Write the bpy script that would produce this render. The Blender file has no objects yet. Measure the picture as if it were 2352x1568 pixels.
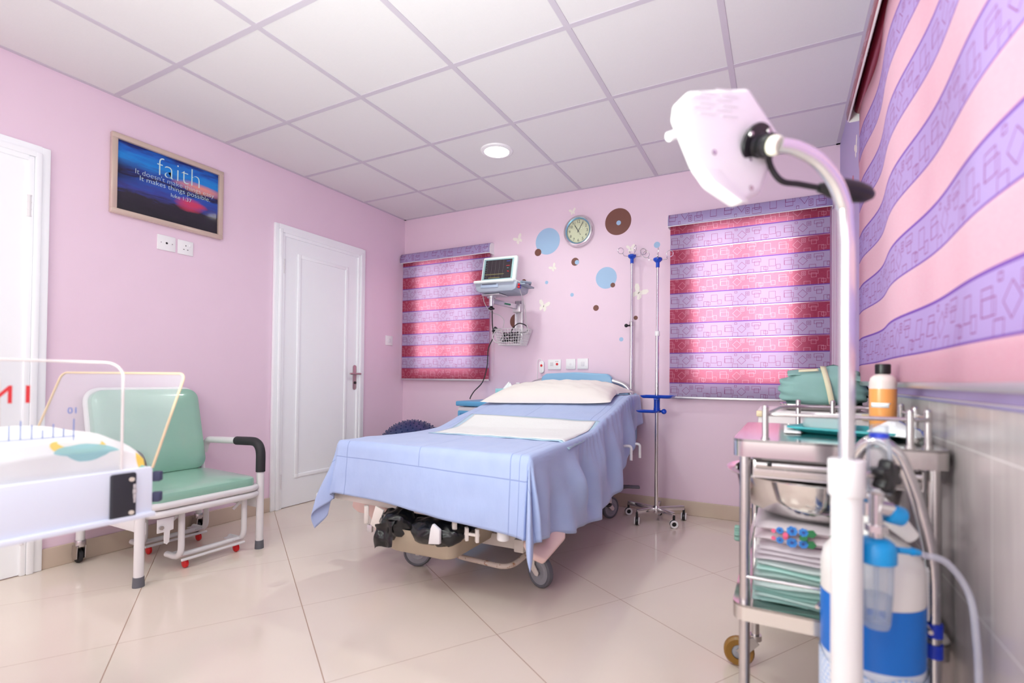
import bpy, bmesh, math, random
from mathutils import Vector, Matrix, Euler
random.seed(7)
SC = bpy.context.scene
COL = SC.collection
PI = math.pi

# ------------------------------------------------------------------ camera, world, light, exposure
cam_d = bpy.data.cameras.new('camera')
cam = bpy.data.objects.new('camera', cam_d)
COL.objects.link(cam)
SC.camera = cam
R0 = (0.88933766, 0.4571448, 0.00985656)
U0 = (-0.00261364, -0.0164735, 0.99986089)
F0 = (-0.45724358, 0.88923971, 0.01345569)
cam.matrix_world = Matrix(((R0[0], U0[0], -F0[0], 3.21369), (R0[1], U0[1], -F0[1], -3.69203),
                           (R0[2], U0[2], -F0[2], 0.95728), (0, 0, 0, 1)))
cam_d.sensor_width = 36
cam_d.lens = 1138.4628 * 36 / 2352
cam_d.shift_x = -30.15 / 2352
cam_d.shift_y = 70.22 / 2352
cam_d.clip_start = 0.02
cam_d.dof.use_dof = True
cam_d.dof.focus_distance = 3.3
cam_d.dof.aperture_fstop = 2.0

vs = SC.view_settings
vs.view_transform = 'Standard'
vs.look = 'None'
vs.exposure = 0.03
vs.gamma = 1.0
vs.use_curve_mapping = False
SC.cycles.max_bounces = 10
SC.cycles.diffuse_bounces = 6
SC.cycles.transparent_max_bounces = 12
SC.cycles.sample_clamp_indirect = 8
SC.cycles.caustics_reflective = False
SC.cycles.caustics_refractive = False

world = bpy.data.worlds.new('daylight')
SC.world = world
world.use_nodes = True
world.node_tree.nodes['Background'].inputs[0].default_value = (0.85, 0.92, 1.0, 1)
world.node_tree.nodes['Background'].inputs[1].default_value = 1.0


def area(name, loc, size, power, color=(1, 1, 1), direction=(0, 0, -1), shape='RECTANGLE', spread=PI):
    d = bpy.data.lights.new(name, 'AREA')
    d.shape = shape
    d.size = size[0]
    if shape in ('RECTANGLE', 'ELLIPSE'):
        d.size_y = size[1]
    d.energy = power
    d.color = color
    d.spread = spread
    o = bpy.data.objects.new(name, d)
    o.location = loc
    o.rotation_euler = Vector(direction).to_track_quat('-Z', 'Y').to_euler()
    COL.objects.link(o)
    return o


ROOM_W, ROOM_H, REAR = 3.55, 2.468, -5.3
# daylight standing outside each of the three windows
area('daylight_back_left', (0.50, 0.30, 1.52), (0.66, 1.1), 13.5, (0.86, 1.0, 0.94), (0, -1, 0))
area('daylight_back_right', (2.98, 0.30, 1.52), (0.66, 1.1), 20, (0.86, 1.0, 0.94), (0, -1, 0))
area('daylight_right', (3.86, -2.27, 1.52), (1.1, 1.86), 8, (0.86, 1.0, 0.94), (-1, 0, 0))
# recessed downlights, and fill panels added to the unseen ceiling behind the camera
DOWNLIGHTS = [(1.54, -0.88), (0.6, -4.0), (2.7, -4.6)]
for i, (x, y) in enumerate(DOWNLIGHTS):
    area('downlight_beam', (x, y, ROOM_H - 0.016), (0.14, 0.14), 8, (0.85, 1.0, 0.88), (0, 0, -1), 'DISK', 2.6)
FILL_PANELS = [(2.7, -3.3), (1.5, -4.6)]
for i, (x, y) in enumerate(FILL_PANELS):
    area('fill_panel_beam', (x, y, ROOM_H - 0.02), (0.56, 0.56), 8, (0.87, 1.0, 0.90), (0, 0, -1))
# the photographer's flash, bounced off the ceiling and the wall behind the camera
area('flash_bounce_wall', (2.4, -5.15, 1.45), (2.4, 1.9), 24, (0.87, 1.0, 0.90), (0, 1, 0.2))
area('flash_bounce_ceiling', (2.35, -3.45, 1.10), (0.7, 0.7), 41, (0.88, 1.0, 0.91), (0.08, 0.62, 1))


# ------------------------------------------------------------------ materials
def lin(c):
    return tuple((v / 255 / 12.92) if v / 255 <= 0.04045 else ((v / 255 + 0.055) / 1.055) ** 2.4 for v in c)


class NT:
    """small helper to write node graphs"""
    def __init__(s, tree):
        s.t = tree
        s.n = tree.nodes
        s.l = tree.links

    def set(s, sock, v):
        if hasattr(v, 'is_output'):
            s.l.new(v, sock)
        elif v is not None:
            if isinstance(v, tuple) and len(v) == 3 and sock.type == 'RGBA':
                v = (*v, 1)
            sock.default_value = v

    def m(s, op, a, b=None, c=None):
        n = s.n.new('ShaderNodeMath')
        n.operation = op
        for k, v in enumerate((a, b, c)):
            if v is not None:
                s.set(n.inputs[k], v)
        return n.outputs[0]

    def mix(s, f, a, b):
        n = s.n.new('ShaderNodeMix')
        n.data_type = 'RGBA'
        s.set(n.inputs[0], f)
        s.set(n.inputs[6], a)
        s.set(n.inputs[7], b)
        return n.outputs[2]

    def noise(s, vec, scale, detail=2, rough=.5):
        n = s.n.new('ShaderNodeTexNoise')
        n.inputs['Scale'].default_value = scale
        n.inputs['Detail'].default_value = detail
        n.inputs['Roughness'].default_value = rough
        if vec is not None:
            s.l.new(vec, n.inputs['Vector'])
        return n.outputs[0]

    def coord(s, which='Object'):
        return s.n.new('ShaderNodeTexCoord').outputs[which]

    def scale(s, vec, k):
        n = s.n.new('ShaderNodeMapping')
        n.inputs['Scale'].default_value = k
        s.l.new(vec, n.inputs['Vector'])
        return n.outputs[0]

    def xyz(s, vec):
        n = s.n.new('ShaderNodeSeparateXYZ')
        s.l.new(vec, n.inputs[0])
        return n.outputs

    def bump(s, h, strength, dist=.002):
        n = s.n.new('ShaderNodeBump')
        n.inputs['Strength'].default_value = strength
        n.inputs['Distance'].default_value = dist
        s.l.new(h, n.inputs['Height'])
        return n.outputs[0]

    def ramp(s, f, stops, interp='LINEAR'):
        n = s.n.new('ShaderNodeValToRGB')
        n.color_ramp.interpolation = interp
        e = n.color_ramp.elements
        while len(e) < len(stops):
            e.new(0.5)
        for k, (p, c) in enumerate(stops):
            e[k].position = p
            e[k].color = (*c, 1)
        s.set(n.inputs[0], f)
        return n.outputs[0]

    def sst(s, v, a, b):
        """1 below a, 0 above b"""
        n = s.n.new('ShaderNodeMapRange')
        s.set(n.inputs[0], v)
        n.inputs[1].default_value = a
        n.inputs[2].default_value = b
        n.inputs[3].default_value = 1
        n.inputs[4].default_value = 0
        return n.outputs[0]


def new_mat(name):
    m = bpy.data.materials.new(name)
    m.use_nodes = True
    nt = NT(m.node_tree)
    return m, nt, m.node_tree.nodes['Principled BSDF']


MATS = {}


def mk(name, col, rough=.45, metal=0., var=.05, bump=0., bscale=200., vscale=6., coat=0., trans=0., sss=0., spec=None,
       aniso=None, emit=None):
    """a procedural principled material with slight tone variation and optional fine bump"""
    if name in MATS:
        return MATS[name]
    m, nt, p = new_mat(name)
    c = lin(col)
    co = nt.coord()
    n = nt.noise(co, vscale, 3)
    dark = tuple(max(0, v * (1 - var)) for v in c)
    lite = tuple(min(1, v * (1 + var)) for v in c)
    nt.l.new(nt.mix(n, dark, lite), p.inputs['Base Color'])
    p.inputs['Roughness'].default_value = rough
    p.inputs['Metallic'].default_value = metal
    p.inputs['Coat Weight'].default_value = coat
    p.inputs['Coat Roughness'].default_value = .1
    if trans:
        p.inputs['Transmission Weight'].default_value = trans
        p.inputs['IOR'].default_value = 1.3
    if spec is not None:
        p.inputs['Specular IOR Level'].default_value = spec
    if bump:
        nt.l.new(nt.bump(nt.noise(nt.scale(co, aniso) if aniso else co, bscale, 3), bump), p.inputs['Normal'])
    if emit:
        p.inputs['Emission Color'].default_value = (*lin(emit[0]), 1)
        p.inputs['Emission Strength'].default_value = emit[1]
    MATS[name] = m
    return m


def glassy(name, col, alpha=.12, rough=.03, sheen=.55):
    """thin clear plastic or glass: light passes straight through, plus a surface sheen"""
    if name in MATS:
        return MATS[name]
    m, nt, p = new_mat(name)
    nd = m.node_tree.nodes
    tr = nd.new('ShaderNodeBsdfTransparent')
    tr.inputs[0].default_value = (*(v * .25 + .75 for v in lin(col)), 1)
    p.inputs['Base Color'].default_value = (*lin(col), 1)
    p.inputs['Roughness'].default_value = rough
    fr = nd.new('ShaderNodeFresnel')
    fr.inputs[0].default_value = 1.45
    f = nt.m('ADD', nt.m('MULTIPLY', fr.outputs[0], sheen), nt.m('MULTIPLY', nt.noise(nt.coord(), 8), alpha))
    mx = nd.new('ShaderNodeMixShader')
    nt.l.new(f, mx.inputs[0])
    nt.l.new(tr.outputs[0], mx.inputs[1])
    nt.l.new(p.outputs[0], mx.inputs[2])
    nt.l.new(mx.outputs[0], nd['Material Output'].inputs[0])
    MATS[name] = m
    return m


PINK = mk('pink_wall_paint', (232, 205, 222), .5, var=.02, bump=.05, bscale=90)
LAVW = mk('lavender_wall_paint', (178, 165, 210), .5, var=.02, bump=.05, bscale=90)
WHITE_PAINT = mk('white_gloss_paint', (246, 247, 250), .28, var=.015, bump=.02, bscale=30)
WHITE_PLASTIC = mk('white_plastic', (238, 236, 238), .32, var=.01)
CREAM_METAL = mk('cream_powder_coat', (226, 216, 210), .4, var=.03)
WHITE_METAL = mk('white_powder_coat', (226, 222, 224), .35, var=.02)
CHROME = mk('chrome', (222, 220, 222), .16, 1, var=.03)
STEEL = mk('brushed_stainless', (205, 200, 200), .26, 1, var=.05, bump=.12, bscale=60, aniso=(1, 30, 30))
STEEL_BRIGHT = mk('polished_stainless', (215, 210, 208), .12, 1, var=.04)
ALU = mk('satin_aluminium', (214, 212, 216), .35, .9, var=.03)
BLACK = mk('black_plastic', (26, 25, 28), .35, var=.1)
BLACK_RUBBER = mk('black_rubber', (40, 38, 42), .6, var=.1)
GREY_RUBBER = mk('grey_rubber', (98, 98, 106), .55, var=.06)
GREY_HUB = mk('grey_wheel_hub', (150, 150, 158), .4, var=.05)
RED_WHEEL = mk('red_castor_plastic', (206, 24, 30), .3, var=.08)
BLUE_PLASTIC = mk('royal_blue_plastic', (22, 72, 190), .3, var=.06)
SKY_PLASTIC = mk('sky_blue_plastic', (134, 178, 212), .35, var=.03)
LOCKER_BLUE = mk('locker_blue_plastic', (92, 160, 205), .35, var=.03)
GREEN_VINYL = mk('green_vinyl', (146, 190, 170), .28, var=.06, bump=.55, bscale=14, coat=.5, aniso=(1, 1, 3))
SKIN_PLASTIC = mk('pale_pink_plastic', (226, 194, 188), .4, var=.03)
BROWN_STICK = mk('brown_vinyl_sticker', (118, 72, 62), .5, var=.04)
BLUE_STICK = mk('blue_vinyl_sticker', (160, 190, 222), .5, var=.03)
PALE_STICK = mk('pale_vinyl_sticker', (240, 232, 224), .5, var=.03)
ROSE_STICK = mk('rose_vinyl_sticker', (196, 116, 140), .5, var=.04)
RED_BUTTON = mk('red_button', (214, 40, 44), .3)
WHITE_CLOTH = mk('white_cotton', (240, 232, 228), .8, var=.02, bump=.35, bscale=26)
PAD_WHITE = mk('white_quilted_fleece', (228, 227, 227), .85, var=.02, bump=.6, bscale=70)
PAD_BLUE = mk('pale_blue_film', (176, 206, 224), .45, var=.03, bump=.3, bscale=30)
BLACK_FILM = mk('black_bag_film', (14, 14, 17), .22, var=.2, bump=.7, bscale=22)
BEIGE_TRAY = mk('beige_metal_tray', (186, 172, 152), .38, .15, var=.1)
GREEN_CLOTH = mk('green_surgical_cloth', (134, 172, 168), .85, var=.04, bump=.3, bscale=60)
TAPE = mk('autoclave_tape', (216, 208, 178), .6, var=.08)
MINT_PAD = mk('mint_underpad_film', (216, 246, 241), .4, var=.05, bump=.3, bscale=40)
MINT_PALE = mk('pale_mint_film', (234, 246, 244), .5, var=.03, bump=.3, bscale=40)
TEAL = mk('teal_plastic', (48, 168, 176), .35, var=.05)
ORANGE_LIQ = mk('orange_liquid', (242, 160, 88), .25, var=.05)
BOTTLE_CLEAR = mk('frosted_bottle', (222, 208, 204), .35, var=.03)
PAPER = mk('white_paper', (242, 242, 242), .7, var=.02)
CYL_WHITE = mk('white_cylinder_paint', (234, 230, 228), .35, var=.04)
CYL_BLUE = mk('blue_cylinder_paint', (10, 112, 208), .35, var=.06)
FLOW_BLUE = mk('bright_blue_plastic', (20, 150, 220), .28, var=.05)
CLEAR = glassy('clear_plastic', (226, 232, 240), .25)
ACRYLIC = glassy('clear_acrylic', (238, 240, 242), .05, sheen=.2)
ACRYLIC_EDGE = mk('acrylic_edge', (238, 230, 226), .3, var=.03)
ACRYLIC_TAN = mk('tan_acrylic_edge', (222, 196, 160), .3, var=.04)
GLASS = glassy('window_glass', (225, 235, 240), .05)
MONITOR_SHELL = mk('monitor_shell', (224, 230, 230), .35, var=.02)
MONITOR_BLUE = mk('monitor_grey_blue', (160, 166, 182), .4, var=.03)
MONITOR_TEAL = mk('monitor_teal_bezel', (142, 172, 178), .4, var=.03)
SCREEN = mk('dark_screen', (52, 44, 50), .15, var=.1)
COT_WHITE = mk('cot_white_enamel', (232, 238, 250), .3, var=.01)
BALL_BLUE = mk('dark_blue_ball', (36, 52, 96), .3, var=.3, vscale=3)
TISSUE_BOX = mk('aqua_tissue_box', (166, 218, 224), .5, var=.04)
RUSTY = None


def rusty():
    m, nt, p = new_mat('rusty_cream_paint')
    f = nt.noise(nt.coord(), 38, 5, .7)
    g = nt.sst(f, .62, .55)
    nt.l.new(nt.mix(g, lin((206, 190, 180)), lin((150, 98, 62))), p.inputs['Base Color'])
    p.inputs['Roughness'].default_value = .6
    return m


RUSTY = rusty()


def floor_mat():
    m, nt, p = new_mat('beige_polished_tiles')
    x, y, z = nt.xyz(nt.coord())
    a = math.radians(32.4)
    u = nt.m('ADD', nt.m('MULTIPLY', x, math.sin(a)), nt.m('MULTIPLY', y, math.cos(a)))
    v = nt.m('ADD', nt.m('MULTIPLY', x, math.cos(a)), nt.m('MULTIPLY', y, -math.sin(a)))
    T = .604
    fu = nt.m('PINGPONG', nt.m('ADD', u, 1.741 + T * 20), T / 2)
    fv = nt.m('PINGPONG', nt.m('ADD', v, -2.428 + T * 20), T / 2)
    g = nt.m('MAXIMUM', nt.sst(fu, .0011, .0020), nt.sst(fv, .0006, .0014))
    n1 = nt.noise(nt.coord(), 1.3, 4)
    base = nt.mix(n1, lin((220, 203, 190)), lin((233, 219, 208)))
    nt.l.new(nt.mix(g, base, lin((160, 128, 108))), p.inputs['Base Color'])
    r = nt.m('ADD', .13, nt.m('MULTIPLY', g, .4))
    nt.l.new(r, p.inputs['Roughness'])
    p.inputs['Specular IOR Level'].default_value = .5
    return m


def ceiling_mat():
    m, nt, p = new_mat('textured_ceiling_board')
    co = nt.coord()
    n = nt.noise(co, 900, 2)
    n2 = nt.noise(nt.scale(co, (60, 500, 1)), 1, 2)
    n3 = nt.noise(nt.scale(co, (500, 60, 1)), 1, 2)
    h = nt.m('ADD', nt.m('ADD', n2, n3), nt.m('MULTIPLY', n, .3))
    nt.l.new(nt.mix(nt.m('MULTIPLY', h, .4), lin((218, 215, 217)), lin((228, 225, 227))), p.inputs['Base Color'])
    p.inputs['Roughness'].default_value = .8
    nt.l.new(nt.bump(h, .12, .001), p.inputs['Normal'])
    return m


def dado_mat():
    m, nt, p = new_mat('grey_glazed_wall_tile')
    x, y, z = nt.xyz(nt.coord())
    fy = nt.m('PINGPONG', nt.m('ADD', y, 2.365 + 20 * .2), .1)
    fz = nt.m('PINGPONG', nt.m('ADD', z, -.83 + 10 * .3), .15)
    g = nt.m('MAXIMUM', nt.sst(fy, .0011, .0018), nt.sst(fz, .0011, .0018))
    n = nt.noise(nt.scale(nt.coord(), (1, 22, 2.2)), 1.6, 4)
    base = nt.mix(n, lin((182, 170, 172)), lin((206, 195, 196)))
    nt.l.new(nt.mix(g, base, lin((224, 218, 219))), p.inputs['Base Color'])
    p.inputs['Roughness'].default_value = .2
    return m


def skirting_mat():
    m, nt, p = new_mat('beige_skirting_tile')
    n = nt.noise(nt.coord(), 5, 4)
    nt.l.new(nt.mix(n, lin((196, 176, 158)), lin((212, 194, 178))), p.inputs['Base Color'])
    p.inputs['Roughness'].default_value = .35
    return m


FLOOR_M, CEIL_M, DADO_M, SKIRT_M = floor_mat(), ceiling_mat(), dado_mat(), skirting_mat()
GRID_M = mk('ceiling_grid_bar', (200, 192, 204), .5, var=.02)


def motif(nt, u, v):
    """outlined squares, rectangles and diamonds printed over a 0.36 x 0.106 m repeat"""
    cx = nt.m('FLOORED_MODULO', u, .36)
    out = None
    shapes = [(.030, .058, .021, .022, 0), (.037, .050, .026, .014, 0), (.115, .052, .027, 0, 1), (.150, .076, .011, .012, 0),
              (.150, .076, .004, .005, 0), (.205, .080, .026, .011, 0), (.207, .062, .014, .014, 0), (.078, .090, .007, .006, 0),
              (.247, .014, .015, .024, 0), (.262, .024, .012, .010, 0), (.300, .058, .019, .023, 0), (.170, .010, .018, .014, 0),
              (.335, .030, .012, .014, 0), (.075, .012, .017, .016, 0)]
    for (sx, sy, w, h, kind) in shapes:
        dx = nt.m('ABSOLUTE', nt.m('SUBTRACT', cx, sx))
        dy = nt.m('ABSOLUTE', nt.m('SUBTRACT', v, sy))
        if kind:
            d = nt.m('MULTIPLY', nt.m('SUBTRACT', nt.m('ADD', dx, dy), w), .7)
        else:
            d = nt.m('MAXIMUM', nt.m('SUBTRACT', dx, w), nt.m('SUBTRACT', dy, h))
        s = nt.sst(nt.m('ABSOLUTE', d), .0007, .0013)
        out = s if out is None else nt.m('MAXIMUM', out, s)
    return out


PERIOD = .213


def zebra_mat(name, first, red=((132, 42, 62), (158, 66, 84)), red_t=((242, 112, 148), (254, 170, 188)), lav_=((158, 148, 186), (190, 182, 208)), fac0=.40, gapk=.4):
    """striped day-and-night blind cloth. first: height at which a lavender band starts"""
    m, nt, p = new_mat(name)
    nd = m.node_tree.nodes
    uv = nt.coord('UV')
    u, v, _ = nt.xyz(uv)
    vm = nt.m('FLOORED_MODULO', nt.m('SUBTRACT', v, first), PERIOD)
    lav = nt.sst(vm, .1075, .1080)
    band_v = nt.m('SUBTRACT', vm, nt.m('MULTIPLY', nt.m('SUBTRACT', 1, lav), .107))
    uu = nt.m('ADD', u, nt.m('MULTIPLY', nt.m('SUBTRACT', 1, lav), .03))
    mo = motif(nt, uu, band_v)
    weave = nt.noise(nt.scale(uv, (900, 900, 1)), 1, 2)
    weave2 = nt.noise(nt.scale(uv, (60, 500, 1)), 1, 2)
    lav_c = nt.mix(weave, lin(lav_[0]), lin(lav_[1]))
    lav_c = nt.mix(mo, lav_c, lin((118, 44, 100)))
    red_c = nt.mix(weave2, lin(red[0]), lin(red[1]))
    red_c = nt.mix(mo, red_c, lin((214, 160, 176)))
    col = nt.mix(lav, red_c, lav_c)
    # hems: a purple thread under and over every lavender band, a thin open gap at the top of the red ones
    hem = nt.m('MAXIMUM', nt.sst(nt.m('ABSOLUTE', nt.m('SUBTRACT', vm, .1065)), .0030, .0038),
               nt.sst(nt.m('ABSOLUTE', nt.m('SUBTRACT', vm, .0022)), .0018, .0026))
    col = nt.mix(hem, col, lin((118, 84, 160)))
    gap = nt.sst(nt.m('ABSOLUTE', nt.m('SUBTRACT', vm, .2085)), .0020, .0034)
    tl = nt.mix(mo, nt.mix(weave, lin((206, 140, 190)), lin((242, 206, 226))), lin((206, 110, 158)))
    tr = nt.mix(mo, nt.mix(weave2, lin(red_t[0]), lin(red_t[1])), lin((255, 196, 208)))
    tcol = nt.mix(nt.m('MULTIPLY', gap, 1.0 if gapk > 0 else .3), nt.mix(hem, nt.mix(lav, tr, tl), lin((150, 90, 190))), (1, 1, 1))
    dif = nd.new('ShaderNodeBsdfDiffuse')
    nt.l.new(col, dif.inputs[0])
    trl = nd.new('ShaderNodeBsdfTranslucent')
    nt.l.new(tcol, trl.inputs[0])
    fac = nt.m('ADD', nt.m('ADD', fac0, nt.m('MULTIPLY', lav, -.14)), nt.m('MULTIPLY', gap, gapk))
    mx = nd.new('ShaderNodeMixShader')
    nt.l.new(fac, mx.inputs[0])
    nt.l.new(dif.outputs[0], mx.inputs[1])
    nt.l.new(trl.outputs[0], mx.inputs[2])
    nt.l.new(mx.outputs[0], nd['Material Output'].inputs[0])
    return m


def casing_mat(name, base, dark, mot):
    m, nt, p = new_mat(name)
    u, v, _ = nt.xyz(nt.coord('UV'))
    mo = motif(nt, u, nt.m('FLOORED_MODULO', v, .106))
    w = nt.noise(nt.scale(nt.coord('UV'), (900, 900, 1)), 1, 2)
    nt.l.new(nt.mix(mo, nt.mix(w, lin(dark), lin(base)), lin(mot)), p.inputs['Base Color'])
    p.inputs['Roughness'].default_value = .25
    return m


ZEBRA_LOW_RED = zebra_mat('striped_blind_cloth_red_hem', .110, gapk=-.15)
ZEBRA_LOW_LAV = zebra_mat('striped_blind_cloth_lavender_hem', .005)
ZEBRA_SIDE_LIT = zebra_mat('striped_blind_cloth_side_lit', .078, ((206, 150, 168), (222, 176, 188)), ((250, 190, 204), (255, 214, 220)), ((146, 128, 192), (182, 160, 210)), gapk=-.1)  # paler bands: flash and backlight are put into the cloth colours
CASE_LAV = casing_mat('lavender_casing_cloth', (176, 160, 204), (150, 134, 180), (124, 46, 104))
CASE_RED = casing_mat('maroon_casing_cloth', (140, 40, 62), (112, 26, 46), (206, 160, 190))


# ------------------------------------------------------------------ mesh building
WM = {}


def tag(o, label=None, cat=None, group=None, kind=None):
    if label:
        o['label'] = label
    if cat:
        o['category'] = cat
    if group:
        o['group'] = group
    if kind:
        o['kind'] = kind
    return o


def thing(name, label, cat, loc=(0, 0, 0), rz=0., group=None):
    o = bpy.data.objects.new(name, None)
    o.empty_display_size = .05
    o.location = loc
    o.rotation_euler = (0, 0, rz)
    COL.objects.link(o)
    WM[o.name] = Matrix.Translation(loc) @ Matrix.Rotation(rz, 4, 'Z')
    return tag(o, label, cat, group)


def frame(o, u, v, n):
    """matrix from local axes u, v, n at origin o"""
    u, v, n, o = Vector(u), Vector(v), Vector(n), Vector(o)
    return Matrix(((u.x, v.x, n.x, o.x), (u.y, v.y, n.y, o.y), (u.z, v.z, n.z, o.z), (0, 0, 0, 1)))


def axis_frame(a, b):
    a, b = Vector(a), Vector(b)
    z = (b - a).normalized()
    x = z.orthogonal().normalized()
    return frame(a, x, z.cross(x), z)


def smooth_path(pts, k=6, closed=False):
    P = [Vector(p) for p in pts]
    out = []
    n = len(P)
    rng = range(n if closed else n - 1)
    for i in rng:
        if closed:
            p0, p1, p2, p3 = P[(i - 1) % n], P[i], P[(i + 1) % n], P[(i + 2) % n]
        else:
            p0, p1, p2, p3 = P[max(i - 1, 0)], P[i], P[i + 1], P[min(i + 2, n - 1)]
        for j in range(k):
            t = j / k
            out.append(.5 * ((2 * p1) + (p2 - p0) * t + (2 * p0 - 5 * p1 + 4 * p2 - p3) * t * t + (3 * p1 - p0 - 3 * p2 + p3) * t ** 3))
    if not closed:
        out.append(P[-1])
    return out


def fillet(pts, r, k=5, closed=False):
    """round the corners of a polyline"""
    P = [Vector(p) for p in pts]
    n = len(P)
    out = []
    for i in range(n):
        if not closed and i in (0, n - 1):
            out.append(P[i])
            continue
        a, b, c = P[(i - 1) % n], P[i], P[(i + 1) % n]
        d1, d2 = (a - b), (c - b)
        q = min(r, d1.length * .49, d2.length * .49)
        s, e = b + d1.normalized() * q, b + d2.normalized() * q
        for j in range(k + 1):
            t = j / k
            out.append(s.lerp(b, t).lerp(b.lerp(e, t), t))
    return out


class MB:
    def __init__(s, M=None):
        s.bm = bmesh.new()
        s.M = M or Matrix()
        s.uvl = None

    def _add(s, verts, faces, mat=0):
        vs_ = [s.bm.verts.new(s.M @ Vector(v)) for v in verts]
        for f in faces:
            try:
                fc = s.bm.faces.new([vs_[i] for i in f])
                fc.material_index = mat
            except ValueError:
                pass
        return s

    def merge(s, other, M=None, mat=None):
        M = s.M @ (M or Matrix())
        idx = {}
        for v in other.verts:
            idx[v] = s.bm.verts.new(M @ v.co)
        for f in other.faces:
            try:
                nf = s.bm.faces.new([idx[v] for v in f.verts])
                nf.material_index = f.material_index if mat is None else mat
            except ValueError:
                pass
        other.free()
        return s

    def box(s, c, d, bev=0., seg=2, rot=None, mat=0):
        b = bmesh.new()
        bmesh.ops.create_cube(b, size=1)
        bmesh.ops.scale(b, vec=d, verts=b.verts)
        if bev:
            bmesh.ops.bevel(b, geom=b.edges[:], offset=min(bev, min(d) * .49), segments=seg, affect='EDGES', profile=.5)
        M = Matrix.Translation(c)
        if rot is not None:
            M = M @ (rot.to_4x4() if not isinstance(rot, tuple) else Euler(rot).to_matrix().to_4x4())
        return s.merge(b, M, mat)

    def bar(s, a, b_, w, h, bev=0., mat=0, up=(0, 0, 1)):
        """rectangular bar from a to b_, w across, h along up"""
        a, b_ = Vector(a), Vector(b_)
        d = b_ - a
        z = d.normalized()
        y = Vector(up)
        x = y.cross(z)
        if x.length < 1e-4:
            x = z.orthogonal()
        x.normalize()
        y = z.cross(x)
        M = frame((a + b_) / 2, x, y, z)
        b = bmesh.new()
        bmesh.ops.create_cube(b, size=1)
        bmesh.ops.scale(b, vec=(w, h, d.length), verts=b.verts)
        if bev:
            bmesh.ops.bevel(b, geom=b.edges[:], offset=min(bev, min(w, h) * .45), segments=2, affect='EDGES', profile=.5)
        return s.merge(b, M, mat)

    def tube(s, pts, r, n=10, closed=False, mat=0, cap=True):
        P = [Vector(p) for p in pts]
        P = [p for i, p in enumerate(P) if i == 0 or (p - P[i - 1]).length > 1e-6]
        N = len(P)
        rr = r if isinstance(r, (list, tuple)) else [r] * N
        verts, faces = [], []
        prev = None
        for i in range(N):
            if closed:
                t = P[(i + 1) % N] - P[(i - 1) % N]
            else:
                t = P[min(i + 1, N - 1)] - P[max(i - 1, 0)]
            t.normalize()
            if prev is None:
                x = t.orthogonal().normalized()
            else:
                x = prev - t * prev.dot(t)
                x = x.normalized() if x.length > 1e-6 else t.orthogonal().normalized()
            prev = x
            y = t.cross(x)
            for k in range(n):
                a = 2 * PI * k / n
                verts.append(P[i] + (x * math.cos(a) + y * math.sin(a)) * rr[i])
        for i in range(N if closed else N - 1):
            j = (i + 1) % N
            for k in range(n):
                k2 = (k + 1) % n
                faces.append((i * n + k, i * n + k2, j * n + k2, j * n + k))
        if cap and not closed:
            faces.append(tuple(range(n))[::-1])
            faces.append(tuple((N - 1) * n + k for k in range(n)))
        return s._add(verts, faces, mat)

    def cyl(s, a, b, r, r2=None, n=20, mat=0, bev=0.):
        L = (Vector(b) - Vector(a)).length
        r2 = r if r2 is None else r2
        if bev:
            prof = [(0, 0), (r - bev, 0), (r - bev * .3, bev * .3), (r, bev), (r2, L - bev), (r2 - bev * .3, L - bev * .3), (r2 - bev, L), (0, L)]
        else:
            prof = [(0, 0), (r, 0), (r2, L), (0, L)]
        return s.lathe(prof, axis_frame(a, b), n, mat)

    def lathe(s, prof, M=None, n=24, mat=0):
        M = M or Matrix()
        verts, faces, rows = [], [], []
        for (r, z) in prof:
            if r < 1e-6:
                rows.append([len(verts)])
                verts.append(M @ Vector((0, 0, z)))
            else:
                rows.append(list(range(len(verts), len(verts) + n)))
                for k in range(n):
                    a = 2 * PI * k / n
                    verts.append(M @ Vector((r * math.cos(a), r * math.sin(a), z)))
        for i in range(len(rows) - 1):
            A, B = rows[i], rows[i + 1]
            for k in range(n):
                k2 = (k + 1) % n
                if len(A) == 1 and len(B) == 1:
                    continue
                if len(A) == 1:
                    faces.append((A[0], B[k2], B[k]))
                elif len(B) == 1:
                    faces.append((A[k], A[k2], B[0]))
                else:
                    faces.append((A[k], A[k2], B[k2], B[k]))
        return s._add(verts, faces, mat)

    def sphere(s, c, r, n=16, mat=0, sc=(1, 1, 1), M=None):
        b = bmesh.new()
        bmesh.ops.create_uvsphere(b, u_segments=n, v_segments=max(6, n // 2), radius=r)
        bmesh.ops.scale(b, vec=sc, verts=b.verts)
        return s.merge(b, Matrix.Translation(c) @ (M or Matrix()), mat)

    def prism(s, poly, F, depth, bev=0., mat=0, seg=2):
        """2d outline in frame F, extruded along its third axis"""
        b = bmesh.new()
        vv = [b.verts.new((p[0], p[1], 0)) for p in poly]
        f = b.faces.new(vv)
        r = bmesh.ops.extrude_face_region(b, geom=[f])
        bmesh.ops.translate(b, vec=(0, 0, depth), verts=[e for e in r['geom'] if isinstance(e, bmesh.types.BMVert)])
        bmesh.ops.recalc_face_normals(b, faces=b.faces)
        if bev:
            bmesh.ops.bevel(b, geom=b.edges[:], offset=bev, segments=seg, affect='EDGES', profile=.5)
        return s.merge(b, F, mat)

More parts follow.
